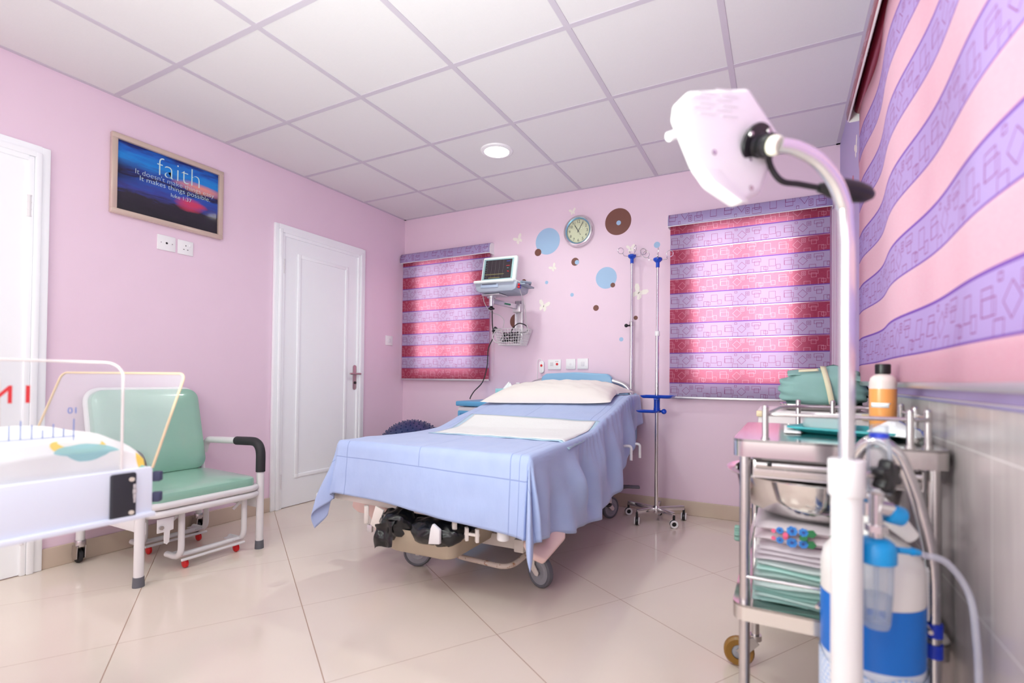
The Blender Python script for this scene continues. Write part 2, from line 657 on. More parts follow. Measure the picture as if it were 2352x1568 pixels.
    def grid(s, nu, nv, fn, mat=0, uv=None, wrap=False):
        """surface of fn(i/(nu-1), j/(nv-1)) -> point; uv(i, j) -> coordinates"""
        V = [[s.bm.verts.new(s.M @ Vector(fn(i / (nu - 1), j / (nv - 1)))) for j in range(nv)] for i in range(nu)]
        if uv and s.uvl is None:
            s.uvl = s.bm.loops.layers.uv.new('UVMap')
        for i in range(nu - 1):
            for j in range(nv - 1):
                q = [(i, j), (i + 1, j), (i + 1, j + 1), (i, j + 1)]
                try:
                    f = s.bm.faces.new([V[a][b] for a, b in q])
                except ValueError:
                    continue
                f.material_index = mat
                if uv:
                    for lp, (a, b) in zip(f.loops, q):
                        lp[s.uvl].uv = uv(a / (nu - 1), b / (nv - 1))
        return s

    def text(s, txt, size, F, depth=.0006, align='CENTER', offset=0., mat=0, sx=1.):
        c = bpy.data.curves.new('lettering', 'FONT')
        c.body = txt
        c.size = size
        c.align_x = align
        c.align_y = 'CENTER'
        c.extrude = depth
        c.offset = offset
        c.resolution_u = 3
        o = bpy.data.objects.new('lettering', c)
        COL.objects.link(o)
        dg = bpy.context.evaluated_depsgraph_get()
        me = bpy.data.meshes.new_from_object(o.evaluated_get(dg))
        b = bmesh.new()
        b.from_mesh(me)
        bpy.data.objects.remove(o)
        bpy.data.meshes.remove(me)
        bpy.data.curves.remove(c)
        return s.merge(b, F @ Matrix.Diagonal((sx, 1, 1, 1)), mat)

    def build(s, name, mats, parent=None, world=True, smooth=True, ang=38, recalc=True):
        if recalc:
            bmesh.ops.recalc_face_normals(s.bm, faces=s.bm.faces)
        if parent is not None and world:
            s.bm.transform(WM[parent.name].inverted())
        me = bpy.data.meshes.new(name)
        s.bm.to_mesh(me)
        s.bm.free()
        for m in (mats if isinstance(mats, (list, tuple)) else [mats]):
            me.materials.append(m)
        if smooth:
            me.shade_smooth()
            me.set_sharp_from_angle(angle=math.radians(ang))
        o = bpy.data.objects.new(name, me)
        COL.objects.link(o)
        if parent is not None:
            o.parent = parent
            WM[o.name] = WM[parent.name]
        else:
            WM[o.name] = Matrix()
        return o

    def solo(s, name, mats, label, cat, loc, group=None, **k):
        """a thing that is one mesh, with its origin at loc"""
        s.bm.transform(Matrix.Translation(loc).inverted())
        o = s.build(name, mats, **k)
        o.location = loc
        WM[o.name] = Matrix.Translation(loc)
        return tag(o, label, cat, group)


def copy_tree(o, parent=None):
    kids = list(o.children)
    c = o.copy()
    COL.objects.link(c)
    c.parent = parent
    for k in kids:
        copy_tree(k, c)
    return c


def structure(o):
    o['kind'] = 'structure'
    return o


# ------------------------------------------------------------------ room shell
m = MB()
m.box((ROOM_W / 2, REAR / 2, -.05), (ROOM_W + .4, -REAR + .4, .1))
structure(m.build('floor', FLOOR_M, smooth=False))

m = MB()
m.box((ROOM_W / 2, REAR / 2, ROOM_H + .05), (ROOM_W + .4, -REAR + .4, .1))
for k in range(6):
    x = .599 + .6 * k
    if x < ROOM_W - .02:
        m.box((x, REAR / 2, ROOM_H - .0015), (.026, -REAR, .003), mat=1)
for k in range(9):
    y = -.543 - .6 * k
    if y > REAR:
        m.box((ROOM_W / 2, y, ROOM_H - .0014), (ROOM_W, .026, .0028), mat=1)
for a, b in (((.011, REAR, ROOM_H), (.011, 0, ROOM_H)), ((ROOM_W - .011, REAR, ROOM_H), (ROOM_W - .011, 0, ROOM_H)),
             ((0, -.011, ROOM_H), (ROOM_W, -.011, ROOM_H))):
    m.bar(a, b, .022, .005, mat=1)
structure(m.build('ceiling', [CEIL_M, GRID_M], smooth=False))


def wall_boxes(m, along, lo, hi, openings, face, thick, z1):
    """wall pieces around rectangular openings. along: 0 wall runs in x, 1 in y. face: inner plane, thick: signed depth"""
    def piece(a0, a1, z0, z2):
        if a1 - a0 < 1e-4 or z2 - z0 < 1e-4:
            return
        c = [(a0 + a1) / 2, face + thick / 2, (z0 + z2) / 2]
        d = [a1 - a0, abs(thick), z2 - z0]
        if along == 1:
            c[0], c[1] = c[1], c[0]
            d[0], d[1] = d[1], d[0]
        m.box(c, d)
    cur = lo
    for (a0, a1, z0, z2) in sorted(openings):
        piece(cur, a0, 0, z1)
        piece(a0, a1, 0, z0)
        piece(a0, a1, z2, z1)
        cur = a1
    piece(cur, hi, 0, z1)


WIN_L = (.17, .83, 1.0, 2.05)
WIN_R = (2.65, 3.31, .93, 2.05)
WIN_S = (-3.2, -1.34, 1.0, 2.05)
m = MB()
wall_boxes(m, 0, -.2, ROOM_W + .2, [WIN_L, WIN_R], 0, .2, ROOM_H)
structure(m.build('wall_back', PINK, smooth=False))
m = MB()
wall_boxes(m, 1, REAR, 0, [], 0, -.2, ROOM_H)
structure(m.build('wall_left', PINK, smooth=False))
m = MB()
wall_boxes(m, 1, REAR, 0, [WIN_S], ROOM_W, .2, ROOM_H)
structure(m.build('wall_right', LAVW, smooth=False))
m = MB()
wall_boxes(m, 0, -.2, ROOM_W + .2, [], REAR, -.2, ROOM_H)
structure(m.build('wall_rear', PINK, smooth=False))

# grey glazed tiles under the window of the right wall, with a lavender edge strip
m = MB()
m.box((ROOM_W - .006, REAR / 2, .4595), (.012, -REAR, .919))
structure(m.build('trim_1', DADO_M, smooth=False))
m = MB()
m.box((ROOM_W - .0125, REAR / 2, .9165), (.003, -REAR, .007), .001)
structure(m.build('trim_2', mk('violet_edge_strip', (150, 142, 194), .35), smooth=False))

m = MB()
m.box((ROOM_W - .007, REAR / 2, .9205), (.014, -REAR, .003))
structure(m.build('trim_3', mk('pale_ledge', (206, 198, 206), .75, var=.03), smooth=False))


def window(name, along, op, face, out):
    """white frame with a mullion and two panes set in the wall opening"""
    a0, a1, z0, z1 = op
    am = (a0 + a1) / 2
    c = face + out * .06

    def pt(a, z, d=0.):
        return (a, c + d, z) if along == 0 else (c + d, a, z)

    fm = MB()
    for p, q in ((pt(a0 + .02, z0), pt(a0 + .02, z1)), (pt(a1 - .02, z0), pt(a1 - .02, z1)), (pt(am, z0), pt(am, z1))):
        fm.bar(p, q, .04, .05, up=(0, 1, 0) if along == 0 else (1, 0, 0))
    for z in (z0 + .02, z1 - .02):
        fm.bar(pt(a0, z), pt(a1, z), .04 if along else .05, .05 if along else .04, up=(0, 0, 1))
    f = structure(fm.build(name, WHITE_PAINT, smooth=False))
    for b0, b1 in ((a0 + .04, am - .02), (am + .02, a1 - .04)):
        g = MB()
        cc = pt((b0 + b1) / 2, (z0 + z1) / 2)
        g.box(cc, (b1 - b0, .006, z1 - z0 - .08) if along == 0 else (.006, b1 - b0, z1 - z0 - .08))
        g.build('pane', GLASS, f, smooth=False)
    s = MB()
    cs = pt(am, z0 - .012)
    if along == 0:
        s.box((am, -.008, z0 - .03), (a1 - a0 + .1, .03, .03), .005)
    s.box((cs[0], cs[1], z0 + .005), (a1 - a0, .12, .01) if along == 0 else (.12, a1 - a0, .01))
    s.build('sill', WHITE_PAINT, f, smooth=False)


window('window_1', 0, WIN_L, 0, 1)
window('window_2', 0, WIN_R, 0, 1)
window('window_3', 1, WIN_S, ROOM_W, 1)

# skirting
m = MB()
m.box((ROOM_W / 2, -.006, .05), (ROOM_W - .03, .012, .1), .003)
structure(m.build('baseboard_back', SKIRT_M, smooth=False))
m = MB()
for y0, y1 in ((-2.61, -1.388), (-.523, -.012)):
    m.box((.006, (y0 + y1) / 2, .05), (.012, y1 - y0, .1), .003)
structure(m.build('baseboard_left', SKIRT_M, smooth=False))


def door(name, y0, y1, ztop, handle, hinge_y):
    """white panelled door with moulded architrave on the left wall"""
    d = structure(MB().box((.006, (y0 + y1) / 2, (ztop - .075) / 2 + .004), (.012, y1 - y0 - .13, ztop - .075), .002).build(name, WHITE_PAINT, smooth=False))
    a = MB()
    w = .085
    # architrave: three stepped strips on each side and across the head
    for k, (o, ww, dep) in enumerate(((0, .034, .022), (.034, .026, .034), (.060, .022, .026))):
        a.box((dep / 2, y0 + o + ww / 2, (ztop - o) / 2), (dep, ww, ztop - o), .005)
        a.box((dep / 2, y1 - o - ww / 2, (ztop - o) / 2), (dep, ww, ztop - o), .005)
        a.box((dep / 2 - .0003, (y0 + y1) / 2, ztop - o - ww / 2 + .0004), (dep, y1 - y0 - 2 * o - 2 * ww + .002, ww), .0)
    a.build('architrave', WHITE_PAINT, d)
    # raised moulding round the long recessed panel
    p = MB()
    py0, py1, pz0, pz1 = y0 + .21, y1 - .20, .22, ztop - .20
    loop = [(.013, py0, pz0), (.013, py1, pz0), (.013, py1, pz1), (.013, py0, pz1)]
    for k in range(4):
        q, r = loop[k], loop[(k + 1) % 4]
        p.bar(q, r, .028 if k % 2 else .028, .014, .005, up=(1, 0, 0))
    for k in range(4):
        q = Vector(loop[k])
        p.box(q + Vector((.001, 0, 0)), (.014, .030, .030), .005)
    p.build('panel_moulding', WHITE_PAINT, d)
    for z in (ztop - .30, .20):
        h = MB()
        h.cyl((.022, hinge_y, z - .05), (.022, hinge_y, z + .05), .0075, n=12)
        for q in (-.05, -.017, .017, .05):
            h.cyl((.022, hinge_y, z + q - .002), (.022, hinge_y, z + q + .002), .009, n=12)
        h.build('hinge', WHITE_METAL, d)
    if handle:
        hy, hz = handle
        hb = MB()
        hb.prism([(hy + .019 * math.cos(t) , hz - .03 + (.085 if math.sin(t) > 0 else -.085) + .019 * math.sin(t)) for t in
                  [PI * 2 * k / 20 for k in range(20)]], frame((.012, 0, 0), (0, 1, 0), (0, 0, 1), (1, 0, 0)), .006, .0015)
        h = hb.build('handle_plate', mk('satin_brass_pink', (196, 168, 172), .3, .8), d)
        lv = MB()
        lv.tube(fillet([(.018, hy, hz), (.055, hy, hz), (.055, hy - .085, hz)], .012), .008, 12)
        lv.tube([(.055, hy, hz), (.055, hy + .03, hz)], .008, 12)
        lv.build('lever', mk('satin_brass_pink', (196, 168, 172), .3, .8), h)
        k = MB()
        k.cyl((.017, hy, hz - .075), (.026, hy, hz - .075), .011)
        k.build('keyhole', BLACK, h)
    return d


door('door_1', -3.46, -2.606, 2.06, None, -2.682)
door('door_2', -1.388, -.523, 2.055, (-.625, .985), -1.315)


# ------------------------------------------------------------------ blinds
def blind(name, label, F, width, z0, z1, cloth, casing, wave=0., cord_u=None, roll=None, gap=.045, cassette=.075):
    """day-and-night roller blind. F: frame with u along the wall, v up, n out of the wall, origin at floor level of one edge"""
    o = F @ Vector((width / 2, 0, 0))
    t = thing(name, label, 'window blind', (o.x, o.y, z0), 0, 'striped roller blinds')
    M = F
    h = MB(M)
    # half-round cassette
    H, D = .092, cassette
    prof = [(.0, H), (D * .35, H), (D * .72, H * .93), (D * .93, H * .72), (D, H * .42), (D * .98, H * .12), (D * .93, .0)]
    nP = len(prof)

    def fn(i, j):
        k = j * (nP - 1)
        a = prof[int(round(k))]
        return (-.012 + i * (width + .024), z1 + a[1], a[0])
    h.grid(12, nP, fn, uv=lambda i, j: (i * width, .01 + j * .1))
    hb = h.build('cassette', casing, t, recalc=False)
    sol = hb.modifiers.new('thickness', 'SOLIDIFY')
    sol.thickness = .003
    for u in (-.014, width + .010):
        e = MB(M)
        e.prism([(0, z1 + H + .002)] + [(d, z1 + q + .001) for d, q in prof[1:]] + [(D * .9, z1 - .004), (0, z1 - .004)],
                frame((u, 0, 0), (0, 0, 1), (0, 1, 0), (1, 0, 0)), .004)
        e.build('end_cap', WHITE_PLASTIC, hb)
    tr = MB(M)
    tr.box((width / 2, z1 + .001, D * .95), (width + .024, .005, .006), .001)
    tr.build('edge_trim', WHITE_PLASTIC, hb)
    rl = MB(M)
    rl.cyl((.004, z1 + .045, .036), (width - .004, z1 + .045, .036), .028, n=20)
    rl.build('roller', roll or cloth, t)
    c = MB(M)
    zb = z0 + .014

    def cl(i, j):
        u, v = i * width, zb + j * (z1 + .03 - zb)
        d = gap
        if wave:
            vv = v - z0
            e_ = min(1, min(u, width - u) / .15)
            d += wave * e_ * (math.sin(u * 9.2 + .6 + vv * .5) * min(1, vv / .16) - .5 * math.sin(u * 4.3 + vv * 1.4)) + wave * 2.4 * math.exp(-vv / .1) * e_
        return (u, v, d)
    c.grid(int(width * (70 if wave else 14)) + 2, 60, cl, uv=lambda i, j: (i * width, zb - z0 + j * (z1 + .03 - zb)))
    c.build('cloth', cloth, t, recalc=False)
    b = MB(M)
    b.box((width / 2, z0 + .007, gap + (wave * 1.2 if wave else 0)), (width + .004, .017, .014), .004)
    b.build('bottom_rail', ALU, t)
    if cord_u is not None:
        cd = MB(M)
        for du in (0, .012):
            cd.tube([(cord_u + du, z1, .03), (cord_u + du + .002, z1 - .5, .03), (cord_u + du, z0 + .05, .03)], .0012, 6)
        cd.tube([(cord_u, z0 + .05, .03), (cord_u + .006, z0 + .04, .03), (cord_u + .012, z0 + .05, .03)], .0012, 6)
        cd.build('pull_cord', WHITE_PLASTIC, t)
    return t


FB = lambda x: frame((x, 0, 0), (1, 0, 0), (0, 0, 1), (0, -1, 0))
blind('roller_blind', 'narrow purple and maroon striped blind beside the patient monitor', FB(.022), .965, .935, 2.035, ZEBRA_LOW_RED, CASE_LAV, cord_u=.985)
blind('roller_blind', 'wide lavender and red striped blind behind the drip stands', FB(2.507), .985, .826, 2.058, ZEBRA_LOW_LAV, CASE_LAV, cord_u=1.0)
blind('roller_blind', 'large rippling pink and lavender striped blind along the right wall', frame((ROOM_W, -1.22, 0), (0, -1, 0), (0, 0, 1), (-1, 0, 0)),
      2.2, .945, 2.062, ZEBRA_SIDE_LIT, CASE_RED, wave=.008, gap=.043, roll=CASE_RED, cassette=.085)


# ------------------------------------------------------------------ ceiling lamps and added fill panels
def downlight(x, y, label):
    t = thing('downlight', label, 'ceiling light', (x, y, ROOM_H), 0, 'round recessed downlights')
    r = MB()
    r.lathe([(.083, -.012), (.092, -.013), (.104, -.008), (.107, 0)], Matrix.Translation((x, y, ROOM_H)), 40)
    r.build('trim_ring', WHITE_PLASTIC, t)
    d = MB()
    d.lathe([(0, -.008), (.084, -.008), (.086, -.003)], Matrix.Translation((x, y, ROOM_H)), 40)
    d.build('diffuser', mk('lit_diffuser', (255, 255, 250), .4, emit=((255, 255, 248), 5.0)), t)


downlight(*DOWNLIGHTS[0], 'round recessed downlight glowing above the bed')
downlight(*DOWNLIGHTS[1], 'round recessed downlight over the left of the room, nearer the camera than the bed')
downlight(*DOWNLIGHTS[2], 'round recessed downlight over the rear right of the room')
for (x, y), lb in zip(FILL_PANELS, ('added square fill panel, unseen above the camera',
                               'added square fill panel, unseen near the rear wall')):
    t = thing('added_fill_panel', lb, 'ceiling light', (x, y, ROOM_H), 0, 'added fill panels')
    f = MB()
    for sx, sy, dx, dy in ((0, .29, .6, .02), (0, -.29, .6, .02), (.29, 0, .02, .56), (-.29, 0, .02, .56)):
        f.box((x + sx, y + sy, ROOM_H - .008), (dx, dy, .012), .002)
    f.build('panel_frame', WHITE_PLASTIC, t)
    d = MB()
    d.box((x, y, ROOM_H - .006), (.56, .56, .006))
    d.build('diffuser', mk('lit_diffuser', (255, 255, 250), .4, emit=((255, 255, 248), 5.0)), t)


# ------------------------------------------------------------------ things on the left wall
def on_left(y, z, d=0.):
    """frame on the left wall: u towards the corner (+y), v up, n into the room"""
    return frame((d, y, z), (0, 1, 0), (0, 0, 1), (1, 0, 0))


def on_back(x, z, d=0.):
    return frame((x, -d, z), (1, 0, 0), (0, 0, 1), (0, -1, 0))


def print_mat():
    """sunset over water: blue sky, orange cloud glow, dark shore and pink reflection"""
    m, nt, p = new_mat('sunset_print')
    u, v, _ = nt.xyz(nt.coord('UV'))
    n = nt.noise(nt.scale(nt.coord('UV'), (3, 11, 1)), 1.3, 5, .6)
    sky = nt.ramp(nt.m('ADD', v, nt.m('MULTIPLY', nt.m('SUBTRACT', n, .5), .35)),
                  [(0, lin((34, 30, 40))), (.27, lin((44, 36, 52))), (.36, lin((52, 60, 140))), (.50, lin((40, 80, 176))),
                   (.56, lin((36, 30, 60))), (.62, lin((40, 60, 150))), (.78, lin((20, 130, 214))), (.92, lin((18, 92, 190))), (1, lin((22, 36, 110)))])
    gx = nt.m('SUBTRACT', u, .80)
    gy = nt.m('SUBTRACT', v, .66)
    g = nt.sst(nt.m('ADD', nt.m('MULTIPLY', gx, nt.m('MULTIPLY', gx, 9)), nt.m('ADD', nt.m('MULTIPLY', gy, nt.m('MULTIPLY', gy, 90)), nt.m('MULTIPLY', nt.m('SUBTRACT', n, .5), 1.1))), .0, .8)
    c = nt.mix(nt.m('MULTIPLY', g, .85), sky, lin((238, 150, 130)))
    ry = nt.m('SUBTRACT', v, .36)
    rx = nt.m('SUBTRACT', u, .70)
    r = nt.sst(nt.m('ADD', nt.m('MULTIPLY', rx, nt.m('MULTIPLY', rx, 24)), nt.m('ADD', nt.m('MULTIPLY', ry, nt.m('MULTIPLY', ry, 60)), nt.m('MULTIPLY', nt.m('SUBTRACT', n, .5), 1.2))), .1, .8)
    c = nt.mix(nt.m('MULTIPLY', r, .9), c, lin((206, 60, 96)))
    left = nt.m('MULTIPLY', nt.sst(u, .02, .3), nt.sst(nt.m('ABSOLUTE', nt.m('SUBTRACT', v, .56)), .08, .2))
    c = nt.mix(nt.m('MULTIPLY', left, .8), c, lin((26, 24, 44)))
    nt.l.new(c, p.inputs['Base Color'])
    p.inputs['Roughness'].default_value = .06
    p.inputs['Specular IOR Level'].default_value = .45
    return m


PX0, PX1, PZ0, PZ1 = -2.362, -1.760, 1.83, 2.268
t = thing('picture_frame', 'framed sunset poster reading faith hung above the wall sockets', 'picture', (0, (PX0 + PX1) / 2, PZ0))
m = MB()
fw_ = .030
for a, b, w in (((.014, PX0, PZ0 + fw_ / 2), (.014, PX1, PZ0 + fw_ / 2), 0), ((.014, PX0, PZ1 - fw_ / 2), (.014, PX1, PZ1 - fw_ / 2), 0),
                ((.0138, PX0 + fw_ / 2, PZ0 + fw_ - .004), (.0138, PX0 + fw_ / 2, PZ1 - fw_ + .004), 1), ((.0138, PX1 - fw_ / 2, PZ0 + fw_ - .004), (.0138, PX1 - fw_ / 2, PZ1 - fw_ + .004), 1)):
    m.bar(a, b, fw_ if True else 0, .028, .006, up=(1, 0, 0))
m.build('frame', mk('champagne_frame', (206, 184, 170), .25, .25, coat=.5), t)
m = MB(on_left((PX0 + PX1) / 2, (PZ0 + PZ1) / 2, .012))
W2, H2 = (PX1 - PX0) / 2 - fw_ + .002, (PZ1 - PZ0) / 2 - fw_ + .002
m.grid(2, 2, lambda i, j: ((i * 2 - 1) * W2, (j * 2 - 1) * H2, 0), uv=lambda i, j: (i, j))
pr = m.build('print', print_mat(), t, recalc=False)
m = MB(on_left((PX0 + PX1) / 2, (PZ0 + PZ1) / 2, .0128))
m.text('faith', .158, Matrix.Translation((.045, .112, 0)), .0003, offset=-.0036, sx=.92)
m.text("It doesn't make things easy", .040, Matrix.Translation((.03, .046, 0)), .0003, offset=-.0008, sx=1.0)
m.text('It makes things possible.', .040, Matrix.Translation((.03, .014, 0)), .0003, offset=-.0006)
m.text('luke 1:37', .032, Matrix.Translation((.055, -.028, 0)), .0003, offset=-.0004)
m.build('lettering', mk('pale_print_ink', (196, 222, 222), .3), pr, smooth=False)


def plate(F, w, h, name, label, cat, kind, dep=.009, group='wall plates'):
    o = F.translation
    t = thing(name, label, cat, o, 0, group)
    MB(F).box((0, 0, dep / 2), (w, h, dep), .003).build('plate', WHITE_PLASTIC, t)
    if kind == 'tv':
        b = MB(F)
        b.cyl((0, 0, dep - .002), (0, 0, dep + .001), .006)
        b.build('aerial_hole', BLACK, t)
        b = MB(F)
        for q in (-.03, .03):
            b.cyl((q, 0, dep - .002), (q, 0, dep + .0008), .003)
        b.build('screw', STEEL, t)
    elif kind == 'socket':
        b = MB(F)
        for q, r, sx, sy in ((0, .012, .004, .008), (-.011, -.012, .007, .004), (.011, -.012, .007, .004)):
            b.box((q, r, dep), (sx, sy, .0016))
        b.build('socket_holes', mk('socket_hole', (90, 84, 88), .6), t)
        MB(F).box((.024, .016, dep), (.012, .016, .006), .002).build('rocker', WHITE_PLASTIC, t)
    elif kind == 'switch':
        MB(F).box((0, 0, dep + .001), (.026, .034, .006), .002).build('rocker', mk('switch_rocker', (226, 222, 226), .35), t)
    elif kind == 'call':
        b = MB(F)
        b.cyl((.025, .003, dep - .001), (.025, .003, dep + .004), .010, bev=.001)
        b.build('red_button', RED_BUTTON, t)
        b = MB(F)
        for k in range(5):
            b.box((-.022, .014 - k * .006, dep), (.028, .0018, .001))
        b.build('speaker_slots', mk('slot_grey', (150, 144, 148), .5), t)
        b = MB(F)
        for q in (.016, .030):
            b.box((q, .024, dep), (.006, .004, .001))
        b.build('indicator', BLACK, t)
    elif kind == 'blank':
        MB(F).box((0, 0, dep), (w * .62, h * .62, .004), .002).build('socket_cover', WHITE_PLASTIC, t)
        MB(F).cyl((.0, -.002, dep + .001), (0, -.002, dep + .003), .009).build('knob', mk('switch_rocker', (226, 222, 226), .35), t)
    return t


plate(on_left(-2.078, 1.732), .098, .088, 'aerial_socket', 'white aerial outlet with one dark hole below the faith poster', 'socket', 'tv')
plate(on_left(-1.973, 1.730), .088, .086, 'power_socket', 'white power socket below the faith poster, nearer the door', 'socket', 'socket')
plate(on_left(-.202, 1.297), .088, .088, 'light_switch', 'white light switch between the door and the room corner', 'switch', 'switch')
plate(on_back(1.585, 1.075), .115, .082, 'nurse_call_unit', 'nurse call panel with red button on the wall over the headboard', 'call panel', 'call')
plate(on_back(1.727, 1.078), .082, .082, 'wall_plate', 'white square wall plate beside the call panel', 'wall plate', 'blank')
plate(on_back(1.829, 1.080), .090, .084, 'wall_plate', 'white square wall plate furthest right of the row above the headboard', 'wall plate', 'switch')
t = thing('call_handset', 'small white call handset with red button hung left of the call panel', 'call handset', (1.475, 0, 1.05))
m = MB(on_back(1.475, 1.055))
m.prism([(.021 * math.cos(a), (.03 if math.sin(a) > 0 else -.03) + .021 * math.sin(a)) for a in [PI * 2 * k / 24 for k in range(24)]], Matrix.Translation((0, 0, .004)), .016, .004)
m.build('body', WHITE_PLASTIC, t)
m = MB(on_back(1.475, 1.055))
m.cyl((0, .012, .018), (0, .012, .024), .010, bev=.001)
m.build('red_button', RED_BUTTON, t)
m = MB(on_back(1.475, 1.055))
m.tube(smooth_path([(0, .05, .01), (-.012, .066, .012), (-.034, .058, .012), (-.042, .02, .008), (-.042, -.06, .006), (-.046, -.16, .005)], 6), .0022, 6)
m.build('cord', WHITE_PLASTIC, t)


# ------------------------------------------------------------------ stickers on the walls
def dot(x, z, r, mat, label, d=.0008, cat='wall sticker', F=None):
    F = F or on_back(x, z)
    m = MB(F)
    m.cyl((0, 0, 0), (0, 0, d), r, n=48)
    return m.solo('dot_sticker', mat, label, cat, F.translation, 'round wall stickers', smooth=False)


dot(1.512, 2.089, .109, BLUE_STICK, 'large pale blue dot sticker left of the clock')
dot(1.425, 2.006, .030, BROWN_STICK, 'small brown dot sticker overlapping the lower left of the large blue dot', .0016)
dot(2.105, 2.170, .103, BROWN_STICK, 'large brown dot sticker right of the clock')
dot(2.110, 2.160, .018, BLUE_STICK, 'tiny blue dot sticker in the middle of the large brown dot', .0016)
dot(2.402, 1.957, .023, BLUE_STICK, 'small blue dot sticker just left of the wide blind near its top')
dot(2.014, 1.745, .084, BLUE_STICK, 'large pale blue dot sticker below the large brown dot')
dot(2.067, 1.685, .018, BROWN_STICK, 'small brown dot sticker at the lower right rim of the lower large blue dot', .0016)
dot(1.755, 1.896, .032, BROWN_STICK, 'small brown dot sticker below the clock, under a tiny blue one')
dot(1.771, 1.890, .018, BLUE_STICK, 'tiny blue dot sticker on the brown dot below the clock', .0016)
dot(1.295, 1.774, .021, BROWN_STICK, 'small brown dot sticker just right of the monitor screen')
dot(1.506, 1.750, .014, BLUE_STICK, 'tiny blue dot sticker right of the monitor at screen height')
dot(1.731, 1.633, .015, BLUE_STICK, 'tiny blue dot sticker midway between the monitor and the lower blue dot')
dot(1.933, 1.516, .023, BROWN_STICK, 'small brown dot sticker lowest in the middle of the wall')
dot(2.247, 1.424, .016, BROWN_STICK, 'small brown dot sticker between the two drip stands')
dot(2.137, 1.265, .016, BLUE_STICK, 'tiny blue dot sticker beside the knob of the rear drip stand')
dot(1.232, 1.443, .066, BROWN_STICK, 'brown dot sticker half hidden behind the monitor bracket')


def butterfly(F, s, rot, label, mat=PALE_STICK):
    m = MB(F @ Matrix.Rotation(rot, 4, 'Z') @ Matrix.Scale(s, 4))
    for sg in (-1, 1):
        up = [(0, .1), (.25, .62), (.7, .95), (1.0, .8), (.9, .35), (.45, .02), (0, -.05)]
        lo = [(0, -.05), (.45, .0), (.62, -.3), (.5, -.72), (.25, -.75), (.08, -.4)]
        for q in (up, lo):
            pts = [(sg * x, y) for x, y in q]
            if sg < 0:
                pts = pts[::-1]
            m.prism(pts, Matrix(), .02)
    m.prism([(-.04, -.5), (.04, -.5), (.04, .4), (-.04, .4)], Matrix(), .02)
    return m.solo('butterfly_sticker', mat, label, 'wall sticker', F.translation, 'butterfly wall stickers', smooth=False)


butterfly(on_back(1.240, 2.135), .044, .5, 'pale butterfly sticker left of the upper large blue dot')
butterfly(on_back(1.730, 2.300), .030, .2, 'pale butterfly sticker just above the clock')
butterfly(on_back(1.480, 1.555), .052, -.3, 'pale butterfly sticker between the monitor and the lowest brown dot')
butterfly(on_back(1.565, 1.865), .034, .6, 'faint butterfly sticker under the upper large blue dot')
butterfly(on_back(2.205, 1.950), .034, .1, 'faint butterfly sticker beside the hooks of the rear drip stand')
butterfly(on_back(2.268, 1.610), .060, -.6, 'pale butterfly sticker right of the rear drip stand pole')
FR_ = lambda y, z: frame((ROOM_W, y, z), (0, -1, 0), (0, 0, 1), (-1, 0, 0))
dot(0, 0, .085, ROSE_STICK, 'large rose dot sticker on the lavender wall under the blind casing', F=FR_(-.93, 2.03))
dot(0, 0, .045, ROSE_STICK, 'small rose dot sticker on the lavender wall near the corner', F=FR_(-.62, 1.99))
dot(0, 0, .050, ROSE_STICK, 'rose dot sticker low on the lavender wall beside the side blind', F=FR_(-1.02, 1.30))
butterfly(FR_(-.74, 2.13), .05, .3, 'pale butterfly sticker on the lavender wall')

# ------------------------------------------------------------------ clock
CX, CZ = 1.787, 2.134
t = thing('wall_clock', 'round silver wall clock with a cream dial', 'clock', (CX, 0, CZ))
F = on_back(CX, CZ)
m = MB(F)
m.lathe([(.092, .022), (.097, .027), (.106, .034), (.117, .032), (.124, .022), (.126, .008), (.126, 0)], None, 56)
m.build('rim', CHROME, t)
m = MB(F)
m.lathe([(.093, .018), (.096, .028), (.106, .0335), (.108, .032), (.1, .016)], None, 56)
m.build('inner_ring', mk('clock_blue_ring', (120, 170, 196), .3, .5), t)
m = MB(F)
m.lathe([(0, .018), (.099, .018), (.099, .006), (0, .006)], None, 56)
fc = m.build('dial', mk('cream_dial', (222, 218, 186), .4), t)
m = MB(F)
for k in range(1, 13):
    a = PI / 2 - k * PI / 6
    m.text(str(k), .031, Matrix.Translation((.074 * math.cos(a), .074 * math.sin(a), .0186)), .0003)
for k in range(60):
    a = k * PI / 30
    m.box((.090 * math.cos(a), .090 * math.sin(a), .0185), (.004 if k % 5 else .006, .0009, .0006), rot=(0, 0, a))
m.build('numerals', mk('dial_ink', (74, 70, 66), .5), fc, smooth=False)
m = MB(F)
for ang, L, w, back in ((PI / 2 - math.radians(328), .056, .0052, .012), (PI / 2 - math.radians(31), .076, .0036, .014)):
    d = Vector((math.cos(ang), math.sin(ang), 0))
    m.bar(Vector((0, 0, .0215)) - d * back, Vector((0, 0, .0215)) + d * L, w, .001)
d = Vector((math.cos(PI / 2 - math.radians(149)), math.sin(PI / 2 - math.radians(149)), 0))
m.bar(Vector((0, 0, .0232)) - d * .08, Vector((0, 0, .0232)) + d * .035, .0014, .0008)
m.cyl(Vector((0, 0, .0232)) + d * .034, Vector((0, 0, .0238)) + d * .034, .0035)
m.cyl((0, 0, .019), (0, 0, .025), .0045)
m.build('hands', mk('dark_hands', (40, 38, 36), .35), t)
m = MB(F)
m.lathe([(0, .031), (.06, .0305), (.100, .027)], None, 40)
m.build('cover_glass', GLASS, t)

